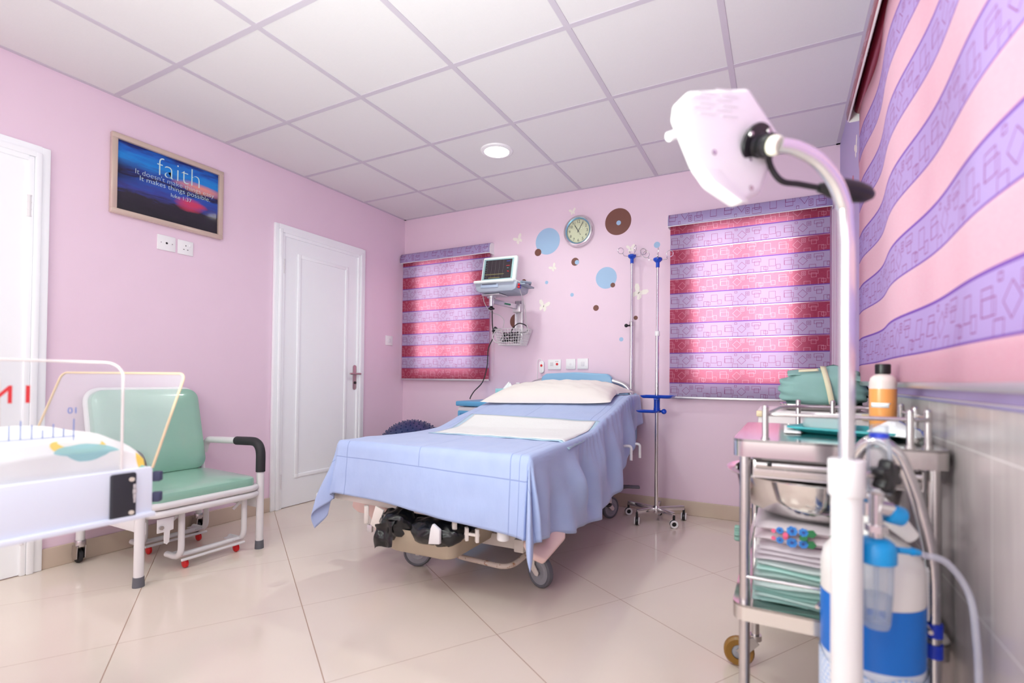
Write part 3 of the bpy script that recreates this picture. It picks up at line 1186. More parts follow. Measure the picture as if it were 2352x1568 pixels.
# ------------------------------------------------------------------ monitor on its wall bracket
MX = 1.262
t = thing('monitor_bracket', 'aluminium wall bracket carrying the patient monitor and a wire basket', 'bracket', (MX, 0, 1.25))
m = MB()
m.box((MX, -.014, 1.43), (.072, .028, .36), .004)
m.build('wall_rail', ALU, t)
m = MB()
for q in (-.026, .026):
    m.box((MX + q, -.032, 1.43), (.012, .012, .36), .002)
m.build('rail_lips', CHROME, t)
m = MB()
m.box((MX, -.045, 1.545), (.066, .05, .07), .005)
m.bar((MX, -.06, 1.555), (1.165, -.285, 1.575), .030, .040, .004)
m.build('arm', ALU, t)
m = MB()
m.bar((1.238, -.140, 1.563), (1.215, -.190, 1.566), .0315, .012)
m.build('arm_badge', mk('green_badge', (40, 120, 90), .4), t)
m = MB()
m.cyl((1.155, -.290, 1.535), (1.155, -.290, 1.612), .020)
m.cyl((1.155, -.290, 1.600), (1.155, -.290, 1.612), .036)
m.box((1.19, -.30, 1.617), (.16, .14, .012), .003)
m.build('swivel', ALU, t)
m = MB()
m.lathe([(0, 0), (.012, 0), (.026, .006), (.026, .014), (.012, .022), (.010, .03), (0, .03)], Matrix.Translation((1.155, -.290, 1.506)), 14)
m.build('clamp_knob', BLACK, t)

t = thing('patient_monitor', 'white patient monitor with a dark tilted screen by the narrow blind', 'monitor', (1.24, -.30, 1.624))
B = Matrix.Translation((1.255, -.30, 1.624)) @ Matrix.Rotation(math.radians(5), 4, 'Z')
m = MB(B)
m.prism([(-.180, .06), (-.165, .004), (-.14, -.01), (.14, -.01), (.17, .004), (.185, .06)],
        frame((0, .13, .012), (1, 0, 0), (0, 0, 1), (0, -1, 0)), .25, .008)
m.build('base_unit', MONITOR_BLUE, t)
m = MB(B)
m.box((-.012, -.018, .080), (.345, .24, .024), .011, 3)
m.build('deck', MONITOR_SHELL, t)
m = MB(B)
m.box((-.05, -.122, .046), (.15, .006, .026), .003)
m.box((-.05, -.1255, .058), (.13, .003, .003))
m.build('printer_door', mk('monitor_grey_door', (164, 176, 200), .4), t)
m = MB(B)
m.box((-.05, -.1275, .0585), (.12, .002, .0035))
m.build('printer_slot', BLACK, t)
m = MB(B)
m.box((.205, .02, .056), (.05, .20, .012), .004)
m.tube([(.19, -.06, .076), (.235, .02, .078), (.195, .1, .076)], .010, 10)
m.build('side_handle', mk('monitor_grey_handle', (140, 150, 168), .4), t)
cn = MB(B)
for k, (a, b) in enumerate(((-.09, .05), (-.07, .05), (-.09, .03), (-.07, .03))):
    cn.cyl((.176, a, b), (.192, a, b), .008, n=12, mat=k % 2)
cn.build('lead_sockets', [RED_BUTTON, BLUE_PLASTIC], t)
# tilted screen housing
S = B @ Matrix.Translation((-.035, .005, .092)) @ Matrix.Rotation(math.radians(-14), 4, 'X')
m = MB(S)
m.box((0, 0, .112), (.305, .045, .225), .018, 3)
m.box((0, .03, .11), (.22, .05, .17), .02, 2)
m.build('screen_housing', MONITOR_SHELL, t)
m = MB(S)
m.box((-.004, -.0235, .106), (.262, .004, .188), .006)
m.build('bezel', MONITOR_TEAL, t)
m = MB(S)
m.box((-.002, -.0255, .108), (.232, .004, .162), .001)
sc = m.build('screen', SCREEN, t)
m = MB(S)
for k in range(5):
    m.box((-.095 + k * .034, -.0279, .108), (.0009, .0006, .150), mat=0)
for z in (.062, .066):
    m.box((-.03, -.0279, z), (.165, .0006, .0012), mat=1)
for k in range(7):
    m.box((-.108, -.0279, .045 + k * .020), (.006, .0006, .0022), mat=2)
for z, mt, w in ((.172, 3, .030), (.132, 4, .030), (.112, 2, .014), (.085, 4, .008)):
    m.box((.082, -.0279, z), (w, .0006, .004), mat=mt)
m.box((-.03, -.0279, .035), (.1, .0006, .003), mat=1)
m.build('screen_traces', [mk('trace_grey', (120, 112, 116), .3), mk('trace_yellow', (170, 160, 100), .3), mk('trace_teal', (90, 150, 150), .3),
                          mk('trace_blue', (50, 70, 180), .3), mk('trace_red', (190, 50, 50), .3)], sc, smooth=False)
m = MB(S)
m.sphere((.09, -.0275, .082), .005, 10)
m.build('alarm_lamp', RED_BUTTON, t)

# wire basket
def basket_pt(u, k):
    """u 0..1 round the rim, k 0 bottom .. 1 top"""
    w, d = .098 + .038 * k, .060 + .022 * k
    pts = [(-w, -d), (w, -d), (w, d), (-w, d)]
    q = u * 4
    i = int(q) % 4
    f = q - int(q)
    a, b = pts[i], pts[(i + 1) % 4]
    return (1.262 + a[0] + (b[0] - a[0]) * f, -.128 + a[1] + (b[1] - a[1]) * f, 1.232 + .128 * k)


t = thing('wire_basket', 'white wire basket full of leads under the patient monitor', 'basket', (1.262, -.128, 1.232))
m = MB()
for k in range(7):
    m.tube([basket_pt(i / 4, k / 6) for i in range(4)], .0026 if k in (0, 6) else .0017, 6, closed=True)
m.build('hoops', WHITE_METAL, t)
m = MB()
for i in range(40):
    m.tube([basket_pt(i / 40, 0), basket_pt(i / 40, 1)], .0016, 5)
for k in range(9):
    x = 1.262 - .094 + k * .0235
    m.tube([(x, -.187, 1.232), (x, -.069, 1.232)], .0016, 5)
m.build('wires', WHITE_METAL, t)
m = MB()
m.box((1.262, -.040, 1.35), (.05, .03, .05), .003)
m.build('hook_plate', ALU, t)
random.seed(11)


def coil(c, rx, ry, rz, n, r, name, mat, label, cat, group=None, tail=None):
    pts = []
    for k in range(n):
        a = k * .9 + random.uniform(-.2, .2)
        pts.append((c[0] + rx * math.cos(a) * random.uniform(.5, 1), c[1] + ry * math.sin(a * 1.3 + k) * random.uniform(.5, 1),
                    c[2] + rz * math.sin(a * .7 + k * .5) * random.uniform(.6, 1)))
    if tail:
        pts += tail
    m = MB()
    m.tube(smooth_path(pts, 5), r, 7)
    return m.solo(name, mat, label, cat, c, group)


coil((1.235, -.130, 1.298), .075, .042, .048, 34, .0045, 'lead_bundle', BLACK_RUBBER, 'tangled black monitor leads stuffed in the wire basket', 'cable',
     tail=[(1.27, -.15, 1.36), (1.33, -.15, 1.405), (1.385, -.12, 1.385), (1.38, -.10, 1.345), (1.32, -.10, 1.33)])
m = MB()
m.tube(smooth_path([(1.200, -.215, 1.36), (1.155, -.225, 1.34), (1.13, -.225, 1.29), (1.16, -.222, 1.25), (1.21, -.220, 1.26), (1.225, -.22, 1.31), (1.19, -.218, 1.36), (1.15, -.215, 1.35)], 8), .0042, 8)
m.solo('lead_loop', mk('grey_lead', (196, 190, 192), .4), 'pale grey lead looped over the front of the wire basket', 'cable', (1.17, -.22, 1.3), 'monitor leads')
m = MB()
m.tube(smooth_path([(1.10, -.33, 1.612), (1.098, -.30, 1.56), (1.12, -.24, 1.50), (1.18, -.2, 1.47), (1.215, -.19, 1.43), (1.212, -.2, 1.37)], 8), .003, 7)
m.solo('sensor_lead', mk('grey_lead', (196, 190, 192), .4), 'thin grey lead hanging from the left of the monitor to the basket', 'cable', (1.12, -.24, 1.5), 'monitor leads')
m = MB()
m.tube(smooth_path([(1.43, -.36, 1.668), (1.44, -.33, 1.62), (1.44, -.26, 1.52), (1.425, -.2, 1.40), (1.432, -.18, 1.33), (1.40, -.18, 1.31)], 8), .003, 7)
m.solo('sensor_lead', mk('grey_lead', (196, 190, 192), .4), 'thin grey lead falling from the right side of the monitor past the basket', 'cable', (1.43, -.26, 1.5), 'monitor leads')
m = MB()
m.tube(smooth_path([(1.150, -.27, 1.505), (1.135, -.24, 1.40), (1.12, -.20, 1.30), (1.075, -.20, 1.20), (1.065, -.20, 1.06), (1.03, -.21, .93), (.955, -.22, .85), (.925, -.23, .80), (.922, -.23, .783)], 8), .0048, 8)
cord = m.solo('mains_flex', BLACK_RUBBER, 'black power cord hanging from the monitor down to the blue locker', 'cable', (1.07, -.2, 1.2))
m = MB()
m.bar((1.12, -.2, 1.335), (1.15, -.2, 1.375), .02, .03, .005)
m.build('inline_plug', BLACK_RUBBER, cord)

# ------------------------------------------------------------------ bedside locker and what stands on it
LX0, LX1, LY0, LY1, LZ = .905, 1.36, -.42, -.03, .775
t = thing('bedside_locker', 'white bedside locker with sky blue top and drawer left of the bed', 'locker', ((LX0 + LX1) / 2, (LY0 + LY1) / 2, 0))
lx, ly = (LX0 + LX1) / 2, (LY0 + LY1) / 2
m = MB()
m.box((lx, ly, .40), (LX1 - LX0 - .03, LY1 - LY0 - .03, .66), .012)
m.build('body', mk('locker_white_plastic', (220, 214, 216), .35), t)
m = MB()
m.box((lx, ly, LZ - .02), (LX1 - LX0, LY1 - LY0, .04), .012, 3)
m.build('top', LOCKER_BLUE, t)
m = MB()
m.box((lx, LY0 + .008, .615), (LX1 - LX0 - .05, .022, .17), .008)
d_ = m.build('drawer', LOCKER_BLUE, t)
m = MB()
m.box((lx, LY0 - .004, .675), (LX1 - LX0 - .10, .016, .018), .006)
m.build('pull', mk('locker_deep_blue', (70, 138, 186), .35), d_)
m = MB()
m.box((lx, LY0 + .008, .30), (LX1 - LX0 - .05, .022, .40), .008)
m.build('door', LOCKER_BLUE, t)
for sx in (-1, 1):
    for sy in (-1, 1):
        m = MB()
        x, y = lx + sx * .18, ly + sy * .15
        m.cyl((x, y - .009, .03), (x, y + .009, .03), .03, n=18)
        m.box((x, y, .062), (.03, .03, .02))
        m.build('castor', GREY_RUBBER, t)

t = thing('tissue_box', 'aqua ribbed tissue box with a white tissue on the blue locker', 'tissue box', (1.275, -.22, LZ))
m = MB()
m.box((1.275, -.22, LZ + .052), (.165, .12, .100), .003)
for k in range(18):
    m.box((1.275 - .078 + k * .0092, -.2805, LZ + .050), (.004, .003, .09))
for k in range(12):
    m.box((1.275 + .083, -.22 - .052 + k * .0094, LZ + .050), (.003, .004, .09))
m.build('box', TISSUE_BOX, t)


def tissue_pt(i, j):
    a = i * 2 * PI
    h = j
    r = (.034 * (1 - h) ** .8 + .003) * (1 + .35 * math.sin(3 * a + 2))
    return (1.275 + r * math.cos(a) + .012 * h, -.22 + .55 * r * math.sin(a), LZ + .102 + .048 * h + .008 * h * math.sin(2 * a))


m = MB()
m.grid(25, 8, tissue_pt)
m.build('tissue', PAPER, t)
t = thing('spray_bottle', 'small white bottle beside the tissue box on the blue locker', 'bottle', (1.345, -.14, LZ))
m = MB()
m.lathe([(0, 0), (.022, 0), (.024, .006), (.024, .085), (.018, .1), (.009, .106), (.009, .114), (0, .114)], Matrix.Translation((1.335, -.14, LZ)), 20)
m.build('bottle', WHITE_PLASTIC, t)
m = MB()
m.lathe([(.011, 0), (.011, .018), (.004, .02), (.004, .034), (0, .034)], Matrix.Translation((1.335, -.14, LZ + .112)), 14)
m.box((1.325, -.145, LZ + .146), (.034, .010, .009), .003)
m.build('pump', WHITE_PLASTIC, t)

# exercise ball
bc = (.475, -.42, .302)
m = MB()
m.sphere(bc, .298, 48)
random.seed(3)
for k in range(620):
    zz = 1 - 2 * (k + .5) / 620
    a = k * 2.399963
    rr = math.sqrt(1 - zz * zz)
    if zz < -.95:
        continue
    n = Vector((rr * math.cos(a), rr * math.sin(a), zz))
    p = Vector(bc) + n * .297
    m.lathe([(.0062, -.002), (.0048, .005), (.0022, .010), (0, .011)], axis_frame(p, p + n), 6, mat=0)
m.solo('exercise_ball', BALL_BLUE, 'dark blue spiky exercise ball in the corner behind the bed', 'exercise ball', (bc[0], bc[1], 0))

# ------------------------------------------------------------------ hospital bed (local frame: x across, y from foot to head, z up)
BED_LOC, BED_RZ = (1.86, -1.985, 0), math.radians(1.6)
t = thing('hospital_bed', 'cream hospital bed on grey wheeled castors with blue headboard', 'bed', BED_LOC, BED_RZ)
BED = t
BM = WM[t.name]
HW, BL = .49, 1.86


def top_z(x, y):
    """mattress surface height: flat at the foot, rising to the headrest"""
    s = max(0., y - .55)
    z = .655 + .05 * min(1, s / .45) ** 2 * .55 + .150 * max(0, min(1, (y - .78) / .80)) ** 1.15
    return z + .012 * (x / HW) * min(1, y / .5)


def L(name, m, mat, parent=None, **k):
    return m.build(name, mat, parent or BED, world=False, **k)


m = MB()
m.grid(15, 40, lambda i, j: ((i * 2 - 1) * HW, j * BL, top_z((i * 2 - 1) * HW, j * BL) - .012))
m.grid(15, 40, lambda i, j: ((i * 2 - 1) * HW, j * BL, top_z((i * 2 - 1) * HW, j * BL) - .115))
for s in (-1, 1):
    m.grid(2, 40, lambda i, j: (s * HW, j * BL, top_z(s * HW, j * BL) - .012 - i * .103))
for y in (0, BL):
    m.grid(15, 2, lambda i, j: ((i * 2 - 1) * HW, y, top_z((i * 2 - 1) * HW, y) - .012 - j * .103))
bmesh.ops.remove_doubles(m.bm, verts=m.bm.verts, dist=.001)
L('mattress', m, mk('mattress_cover', (120, 140, 190), .6))
m = MB()
for s in (-1, 1):
    m.bar((s * .36, .10, .44), (s * .36, 1.80, .44), .04, .05, .006)
    m.bar((s * .42, .02, .50), (s * .42, .80, .50), .03, .04, .005)
    m.bar((s * .42, .80, .50), (s * .42, 1.75, .66), .03, .04, .005)
for y in (.06, .55, 1.05, 1.78):
    m.bar((-.44, y, .475), (.44, y, .475), .05, .04, .006)
for s in (-1, 1):
    m.bar((s * .30, .30, .19), (s * .30, 1.62, .19), .05, .06, .006)
m.bar((-.32, .36, .19), (.32, .36, .19), .05, .06, .006)
m.bar((-.32, 1.58, .19), (.32, 1.58, .19), .05, .06, .006)
for s in (-1, 1):
    m.bar((s * .24, .45, .21), (s * .24, .95, .43), .035, .05, .006, up=(1, 0, 0))
    m.bar((s * .24, 1.10, .21), (s * .24, 1.5, .43), .035, .05, .006, up=(1, 0, 0))
    m.bar((s * .335, .36, .16), (s * .335, .36, .24), .05, .05, .006)
    m.bar((s * .335, 1.58, .16), (s * .335, 1.58, .24), .05, .05, .006)
L('frame', m, CREAM_METAL)
# foot end: cross rail, corner buffers, latches, side plates
m = MB()
m.bar((-.60, .05, .392), (.40, .05, .368), .045, .045, .008)
m.bar((.15, .0, .285), (.15, .0, .37), .02, .02, .004)
for x in (.21, .26):
    m.bar((x, .0, .290), (x, .0, .345), .014, .022, .003)
m.bar((.20, .002, .318), (.27, .002, .318), .012, .012, .003)
m.bar((-.33, .0, .29), (-.33, .0, .37), .020, .03, .003)
m.bar((-.275, -.005, .28), (-.245, -.005, .37), .012, .05, .003)
L('foot_rail', m, CREAM_METAL)
m = MB()
m.box((-.30, -.008, .272), (.03, .014, .034), .004)
L('latch', m, ALU)
for x, z in ((-.645, .355), (.365, .338)):
    m = MB()
    m.cyl((x, .03, z - .032), (x, .03, z + .034), .026, n=22, bev=.006)
    L('corner_buffer', m, WHITE_PLASTIC)
m = MB()
m.prism([(.070, .275), (.125, .282), (.125, .34), (.090, .36), (.080, .34)], frame((0, -.056, 0), (1, 0, 0), (0, 0, 1), (0, -1, 0)), .016, .003)
L('support_plate', m, WHITE_METAL)
# pale pink leg rests sticking out below the sheet
m = MB()
m.prism([(-.66, .315), (-.50, .335), (-.44, .31), (-.425, .25), (-.455, .16), (-.505, .145), (-.525, .20), (-.555, .235), (-.63, .24), (-.675, .265)],
        frame((0, .30, 0), (1, 0, 0), (0, 0, 1), (0, -1, 0)), .05, .014, seg=3)
L('leg_rest', m, SKIN_PLASTIC)
m = MB()
q = frame((.470, .12, .272), (.085, .85, .153), (-.64, .0, .53), (.62, .0, .75))
m.prism([(-.06, -.085), (.16, -.075), (.215, -.04), (.225, .02), (.19, .06), (.02, .075), (-.07, .05), (-.10, -.02)], q, .03, .012, seg=3)
L('leg_rest', m, SKIN_PLASTIC)
m = MB()
m.bar((.40, .16, .33), (.42, .55, .20), .03, .05, .006)
L('side_arm', m, ALU)
# rusty pedal bar
m = MB()
m.tube(fillet([(-.06, .50, .17), (-.03, .25, .115), (.30, .225, .115), (.34, .42, .17)], .07, 6), .012, 12)
L('pedal_bar', m, RUSTY)
# beige debris tray under the foot end
m = MB()


def rrect(w, d, r, n=6, c=(0, 0)):
    out = []
    for (sx, sy, a0) in ((1, 1, 0), (-1, 1, PI / 2), (-1, -1, PI), (1, -1, 1.5 * PI)):
        for k in range(n + 1):
            a = a0 + PI / 2 * k / n
            out.append((c[0] + sx * (w / 2 - r) + r * math.cos(a), c[1] + sy * (d / 2 - r) + r * math.sin(a)))
    return out


def dish(m, c, w0, d0, w1, d1, h, r, wall=.0025, rim=0., mat=0, n=6, F=None):
    """open tray with rounded corners: w0,d0 at the bottom, w1,d1 at the top, optional flat rim"""
    F = F or Matrix()
    rings = []
    seq = [(w0 - .02, d0 - .02, 0, r), (w0, d0, .008, r), (w1, d1, h, r + (w1 - w0) / 4)]
    if rim:
        seq += [(w1 + 2 * rim, d1 + 2 * rim, h + .001, r + rim), (w1 + 2 * rim, d1 + 2 * rim, h - .004, r + rim), (w1 + 2 * rim - .002, d1 + 2 * rim - .002, h - .004, r + rim)]
    inner = [(w1 - 2 * wall, d1 - 2 * wall, h + (.0012 if rim else 0), r), (w0 - 2 * wall, d0 - 2 * wall, .01 + wall, r), (w0 - .024, d0 - .024, wall, r)]
    verts, faces = [], []

    def ring(w, d, z, rr):
        k = len(verts)
        pts = rrect(w, d, min(rr, w / 2 - .001, d / 2 - .001), n)
        verts.extend([F @ Vector((c[0] + x, c[1] + y, c[2] + z)) for x, y in pts])
        return list(range(k, k + len(pts)))

    def band(A, B):
        N = len(A)
        for k in range(N):
            faces.append((A[k], A[(k + 1) % N], B[(k + 1) % N], B[k]))
    o = [ring(*q) for q in seq[:3]]
    i = [ring(*q) for q in inner]
    for a, b in zip(o, o[1:]):
        band(a, b)
    if rim:
        e = [ring(*q) for q in seq[3:]]
        band(o[-1], e[2])
        band(e[2], e[1])
        band(e[1], e[0])
        band(e[0], i[0])
    else:
        band(o[-1], i[0])
    band(i[0], i[1])
    band(i[1], i[2])
    faces.append(tuple(o[0][::-1]))
    faces.append(tuple(i[2]))
    m._add(verts, faces, mat)


dish(m, (-.040, .20, .188), .35, .40, .40, .46, .112, .05, .003)
L('debris_tray', m, BEIGE_TRAY)
# headboard
HY = 1.90
m = MB()
m.tube(fillet([(-.448, HY, .50), (-.448, HY, .80), (-.40, HY, .915), (-.28, HY, .952), (.28, HY, .952), (.40, HY, .915), (.448, HY, .80), (.448, HY, .50)], .10, 6), .018, 14)
hb = L('head_rail', m, ALU)
m = MB()
m.prism(rrect(.84, .42, .06, 6, (0, .68)), frame((0, HY + .012, 0), (1, 0, 0), (0, 0, 1), (0, -1, 0)), .022, .006)
m.prism([(-.30, .90), (-.285, .975), (-.25, 1.0), (0, 1.012), (.25, 1.0), (.285, .975), (.30, .90), (.27, .885), (-.27, .885)], frame((0, HY + .022, 0), (1, 0, 0), (0, 0, 1), (0, -1, 0)), .044, .012, seg=3)
L('headboard', m, SKY_PLASTIC)
for s in (-1, 1):
    m = MB()
    m.prism([(HY, .86), (HY - .10, .84), (HY - .17, .76), (HY - .24, .60), (HY - .22, .52), (HY - .1, .50), (HY, .52)],
            frame((s * .452 - (.024 if s < 0 else 0), 0, 0), (0, 1, 0), (0, 0, 1), (1, 0, 0)), .024, .009, seg=3)
    L('head_side_panel', m, SKY_PLASTIC)
# crank hooks and pedal near the head end
for y, x in ((1.37, .56), (1.50, .585)):
    m = MB()
    m.tube(fillet([(.46, y, .535), (x, y, .540), (x, y, .450)], .02), .009, 10)
    L('side_hook', m, WHITE_METAL)
m = MB()
m.bar((.30, 1.62, .19), (.47, 1.70, .215), .03, .02, .005)
m.box((.48, 1.705, .212), (.12, .055, .016), .007, rot=(0, 0, .3))
L('brake_pedal', m, GREY_RUBBER)
m = MB()
m.box((.30, 1.50, .14), (.09, .09, .04), .012)
m.box((.36, 1.46, .13), (.10, .05, .018), .007)
L('brake_pedal', m, BLACK)


def bed_castor(x, y, ang):
    c = MB()
    Rm = Matrix.Translation((x, y, 0)) @ Matrix.Rotation(ang, 4, 'Z')
    c.M = Rm
    c.lathe([(0, .178), (.020, .178), (.030, .170), (.031, .150), (.026, .140), (0, .140)], None, 20)
    for s in (-1, 1):
        c.prism([(-.026, .145), (.030, .145), (.030, .105), (.058, .074), (.052, .058), (.036, .058), (-.014, .10)],
                frame((0, s * .020 - .003, 0), (1, 0, 0), (0, 0, 1), (0, -1, 0)), .006, .0015)
    fo = L('castor_fork', c, CREAM_METAL)
    w = MB(Rm)
    prof = [(.052, -.013), (.058, -.0165), (.064, -.012), (.066, 0), (.064, .012), (.058, .0165), (.052, .013)]
    w.lathe([(r * 1.13, z) for r, z in prof], frame((.043, 0, .0745), (1, 0, 0), (0, 0, 1), (0, -1, 0)), 36)
    wh = L('tyre', w, GREY_RUBBER, fo)
    h = MB(Rm)
    for s in (-1, 1):
        h.lathe([(0, .010 * s), (.030, .012 * s), (.036, .0145 * s), (.042, .012 * s), (.050, .0125 * s), (.0595, .012 * s)], frame((.043, 0, .0745), (1, 0, 0), (0, 0, 1), (0, -1, 0)), 36)
    L('hub', h, GREY_HUB, fo)
    b = MB(Rm)
    b.cyl((.043, -.026, .0745), (.043, .026, .0745), .007, n=12)
    L('axle_bolt', b, STEEL, fo)


bed_castor(.345, .375, math.radians(-22))
bed_castor(-.235, .33, math.radians(205))
bed_castor(.335, 1.58, math.radians(62))
bed_castor(-.335, 1.58, math.radians(70))

# ------------------------------------------------------------------ black bag lying in the tray
random.seed(5)
from mathutils import noise as mnoise


def crumple(p, s, a):
    return Vector(mnoise.noise_vector(Vector(p) * s)) * a


m = MB(BM)
for (c, rx, ry, rz, dr) in (((-.155, .06, .316), .095, .12, .066, 1), ((.050, .06, .308), .150, .13, .058, 2)):
    def bag(i, j):
        a, b = i * 2 * PI, j * PI
        p = Vector((rx * math.sin(b) * math.cos(a), ry * math.sin(b) * math.sin(a), rz * math.cos(b)))
        if p.z < 0 and p.y < -.03:
            p.z *= 1.25
        q = p + crumple(p + Vector((dr, 0, 0)), 14, .016) + crumple(p + Vector((dr, 3, 0)), 34, .012)
        return Vector(c) + q
    m.grid(56, 34, bag)


def bag_tail(i, j):
    p = Vector((-.165 + (i - .5) * .10, -.068 - .006 * math.sin(i * 9) - .010 * j, .322 - .105 * j + .02 * i))
    return p + crumple(p, 22, .012)


m.grid(14, 16, bag_tail)
o = m.solo('bin_bag', BLACK_FILM, 'crumpled black bin bag bulging over the tray at the foot of the bed', 'bag', tuple(BM @ Vector((-.03, .06, .17))), ang=60)

# ------------------------------------------------------------------ blue sheet draped over the mattress
def smoothstep(a, b, x):
    q = max(0., min(1., (x - a) / (b - a)))
    return q * q * (3 - 2 * q)


def lerp_tab(tab, x):
    for (a, va), (b, vb) in zip(tab, tab[1:]):
        if x <= b:
            q = max(0, (x - a) / (b - a))
            return va + (vb - va) * q
    return tab[-1][1]


O_R = [(-.4, .335), (0, .345), (.35, .41), (.75, .46), (1.1, .46), (1.35, .40), (1.55, .31), (1.75, .24), (1.9, .22)]
O_L = [(-.4, .30), (0, .30), (.5, .36), (1.2, .38), (1.9, .25)]
O_F = [(-1, .255), (-.5, .260), (-.1, .285), (.3, .320), (.5, .335), (1, .33)]
NX, NY = 120, 150
RHO = .035


def cloth_ab(i, j):
    b = -1 + 2 * j         # along parameter: -1..0 over the foot edge is about the first fifth
    # param to cloth coordinate along the bed
    if j < .2:
        fb = -(1 - j / .2)
    else:
        fb = (j - .2) / .8 * BL
    if i < .2:
        fa = ('L', 1 - i / .2)
    elif i > .8:
        fa = ('R', (i - .8) / .2)
    else:
        fa = ('M', ((i - .2) / .6 * 2 - 1) * HW)
    return fa, fb


def sheet_pt(i, j):
    fa, fb = cloth_ab(i, j)
    ca = {'L': -HW, 'R': HW}.get(fa[0], fa[1] if fa[0] == 'M' else 0)
    cb = max(0., fb)
    oy = -fb * lerp_tab(O_F, ca / HW * .5) if fb < 0 else 0.
    ox = 0.
    if fa[0] == 'R':
        ox = fa[1] * lerp_tab(O_R, cb)
    if fa[0] == 'L':
        ox = -fa[1] * lerp_tab(O_L, cb)
    oy = -oy
    r = math.hypot(ox, oy)
    corner = abs(ox) > 1e-6 and abs(oy) > 1e-6
    zt = top_z(ca, cb) + .004
    w = Vector((ca * 1.0, cb, zt))
    if r < 1e-6:
        p = Vector((ca, cb, 0))
        w.z += .004 * mnoise.noise(Vector((ca * 5, cb * 4, 0))) + .003 * mnoise.noise(Vector((ca * 14 + cb * 5, cb * 9, 3)))
        return w
    d = Vector((ox, oy, 0)) / r
    if r < RHO * PI / 2:
        a = r / RHO
        out, down = RHO * math.sin(a) * .5, RHO * (1 - math.cos(a))
    else:
        e = r - RHO * PI / 2
        fl = .05
        out, down = RHO * .5 + e * fl, RHO + e
    amt = smoothstep(.0, .28, r)
    if corner:
        phi = math.atan2(abs(oy), abs(ox))
        s2 = math.sin(2 * phi)
        if ox < 0:      # foot left: a wide fold swinging outwards
            d = (d + Vector((-.45, -.05, 0)) * s2).normalized()
            out += .20 * amt * r * s2 + .03 * math.sin(phi * 9) * amt
            down *= (1 + .10 * s2)
        else:           # foot right: a pointed hanging tip
            d = (d + Vector((-.15, -.35, 0)) * s2).normalized()
            out += .12 * amt * r * s2 + .022 * math.sin(phi * 10) * amt
            down *= (1 - .12 * s2)
        w += d * out
        w.z -= down
        return w
    if ox > 0:
        s = cb
        env = smoothstep(0, .2, s) * (1 - smoothstep(1.5, 1.9, s) * .5)
        f = .020 * math.sin(17 * s + 4 * r) + .012 * math.sin(31 * s - 7 * r + 1) + .03 * math.exp(-((s - .28 - r * .8) / .07) ** 2) - .028 * math.exp(-((s - .50 - r * .4) / .09) ** 2)
        out += f * amt * env + .018 * smoothstep(.05, .2, r) * math.sin(PI * min(1, s / 1.6))
        out += .004 * math.sin(95 * s + 3 * math.sin(9 * s)) * smoothstep(0, .03, r) * (1 - amt) * smoothstep(.3, .6, s)
    elif ox < 0:
        out += .025 * amt * math.sin(13 * cb) + .05 * amt * (1 - smoothstep(0, .5, cb))
    else:
        out += .010 * amt * math.sin(9 * ca + 1) + .004 * mnoise.noise(Vector((ca * 9, r * 12, 1)))
        # nearer the corners the hem is drawn outwards
        out += .02 * amt * (abs(ca) / HW) ** 4
    w += d * out
    w.z -= down
    w += crumple((ca * 1.0, cb + r, ox), 7, .004 * amt)
    return w


def sheet_uv(i, j):
    fa, fb = cloth_ab(i, j)
    ca = {'L': -HW, 'R': HW}.get(fa[0], fa[1] if fa[0] == 'M' else 0)
    u = ca + (fa[1] * .4 if fa[0] == 'R' else -fa[1] * .33 if fa[0] == 'L' else 0)
    return (u, fb * .3 if fb < 0 else fb)


def sheet_mat():
    m, nt, p = new_mat('blue_bed_sheet')
    uv = nt.coord('UV')
    u, v, _ = nt.xyz(uv)
    n = nt.noise(nt.scale(uv, (14, 9, 1)), 1, 4)
    seam = None
    for src, pos, w in ((u, .42, .0016), (v, -.105, .0016), (u, -.43, .0014), (u, .46, .0010)):
        s = nt.sst(nt.m('ABSOLUTE', nt.m('SUBTRACT', src, pos)), w, w + .0012)
        seam = s if seam is None else nt.m('MAXIMUM', seam, s)
    mid = nt.m('MULTIPLY', nt.sst(nt.m('ABSOLUTE', nt.m('SUBTRACT', u, -.02)), .0012, .0024), nt.sst(v, -.10, -.11))
    seam = nt.m('MAXIMUM', seam, mid)
    col = nt.mix(n, lin((158, 174, 216)), lin((172, 187, 224)))
    nt.l.new(nt.mix(nt.m('MULTIPLY', seam, .75), col, lin((124, 140, 190))), p.inputs['Base Color'])
    p.inputs['Roughness'].default_value = .75
    p.inputs['Sheen Weight'].default_value = .2
    wr = nt.noise(nt.scale(uv, (26, 8, 1)), 1, 4, .6)
    h = nt.m('ADD', nt.m('MULTIPLY', wr, 1.0), nt.m('MULTIPLY', seam, -.5))
    nt.l.new(nt.bump(h, .35, .006), p.inputs['Normal'])
    return m


m = MB(BM)
m.grid(NX, NY, sheet_pt, uv=sheet_uv)
o = m.solo('bed_sheet', sheet_mat(), 'pale blue sheet draped over the hospital bed to below the mattress', 'bed sheet', BED_LOC, ang=180)
sol = o.modifiers.new('thickness', 'SOLIDIFY')
sol.thickness = .0022
sol.offset = 1

# absorbent pad: white quilted middle with pale blue film edges
PA = [(-.365, .50), (-.62 + .25, 1.30), (.38, 1.13), (.497, .42)]   # corners: near left, far left, far right, near right


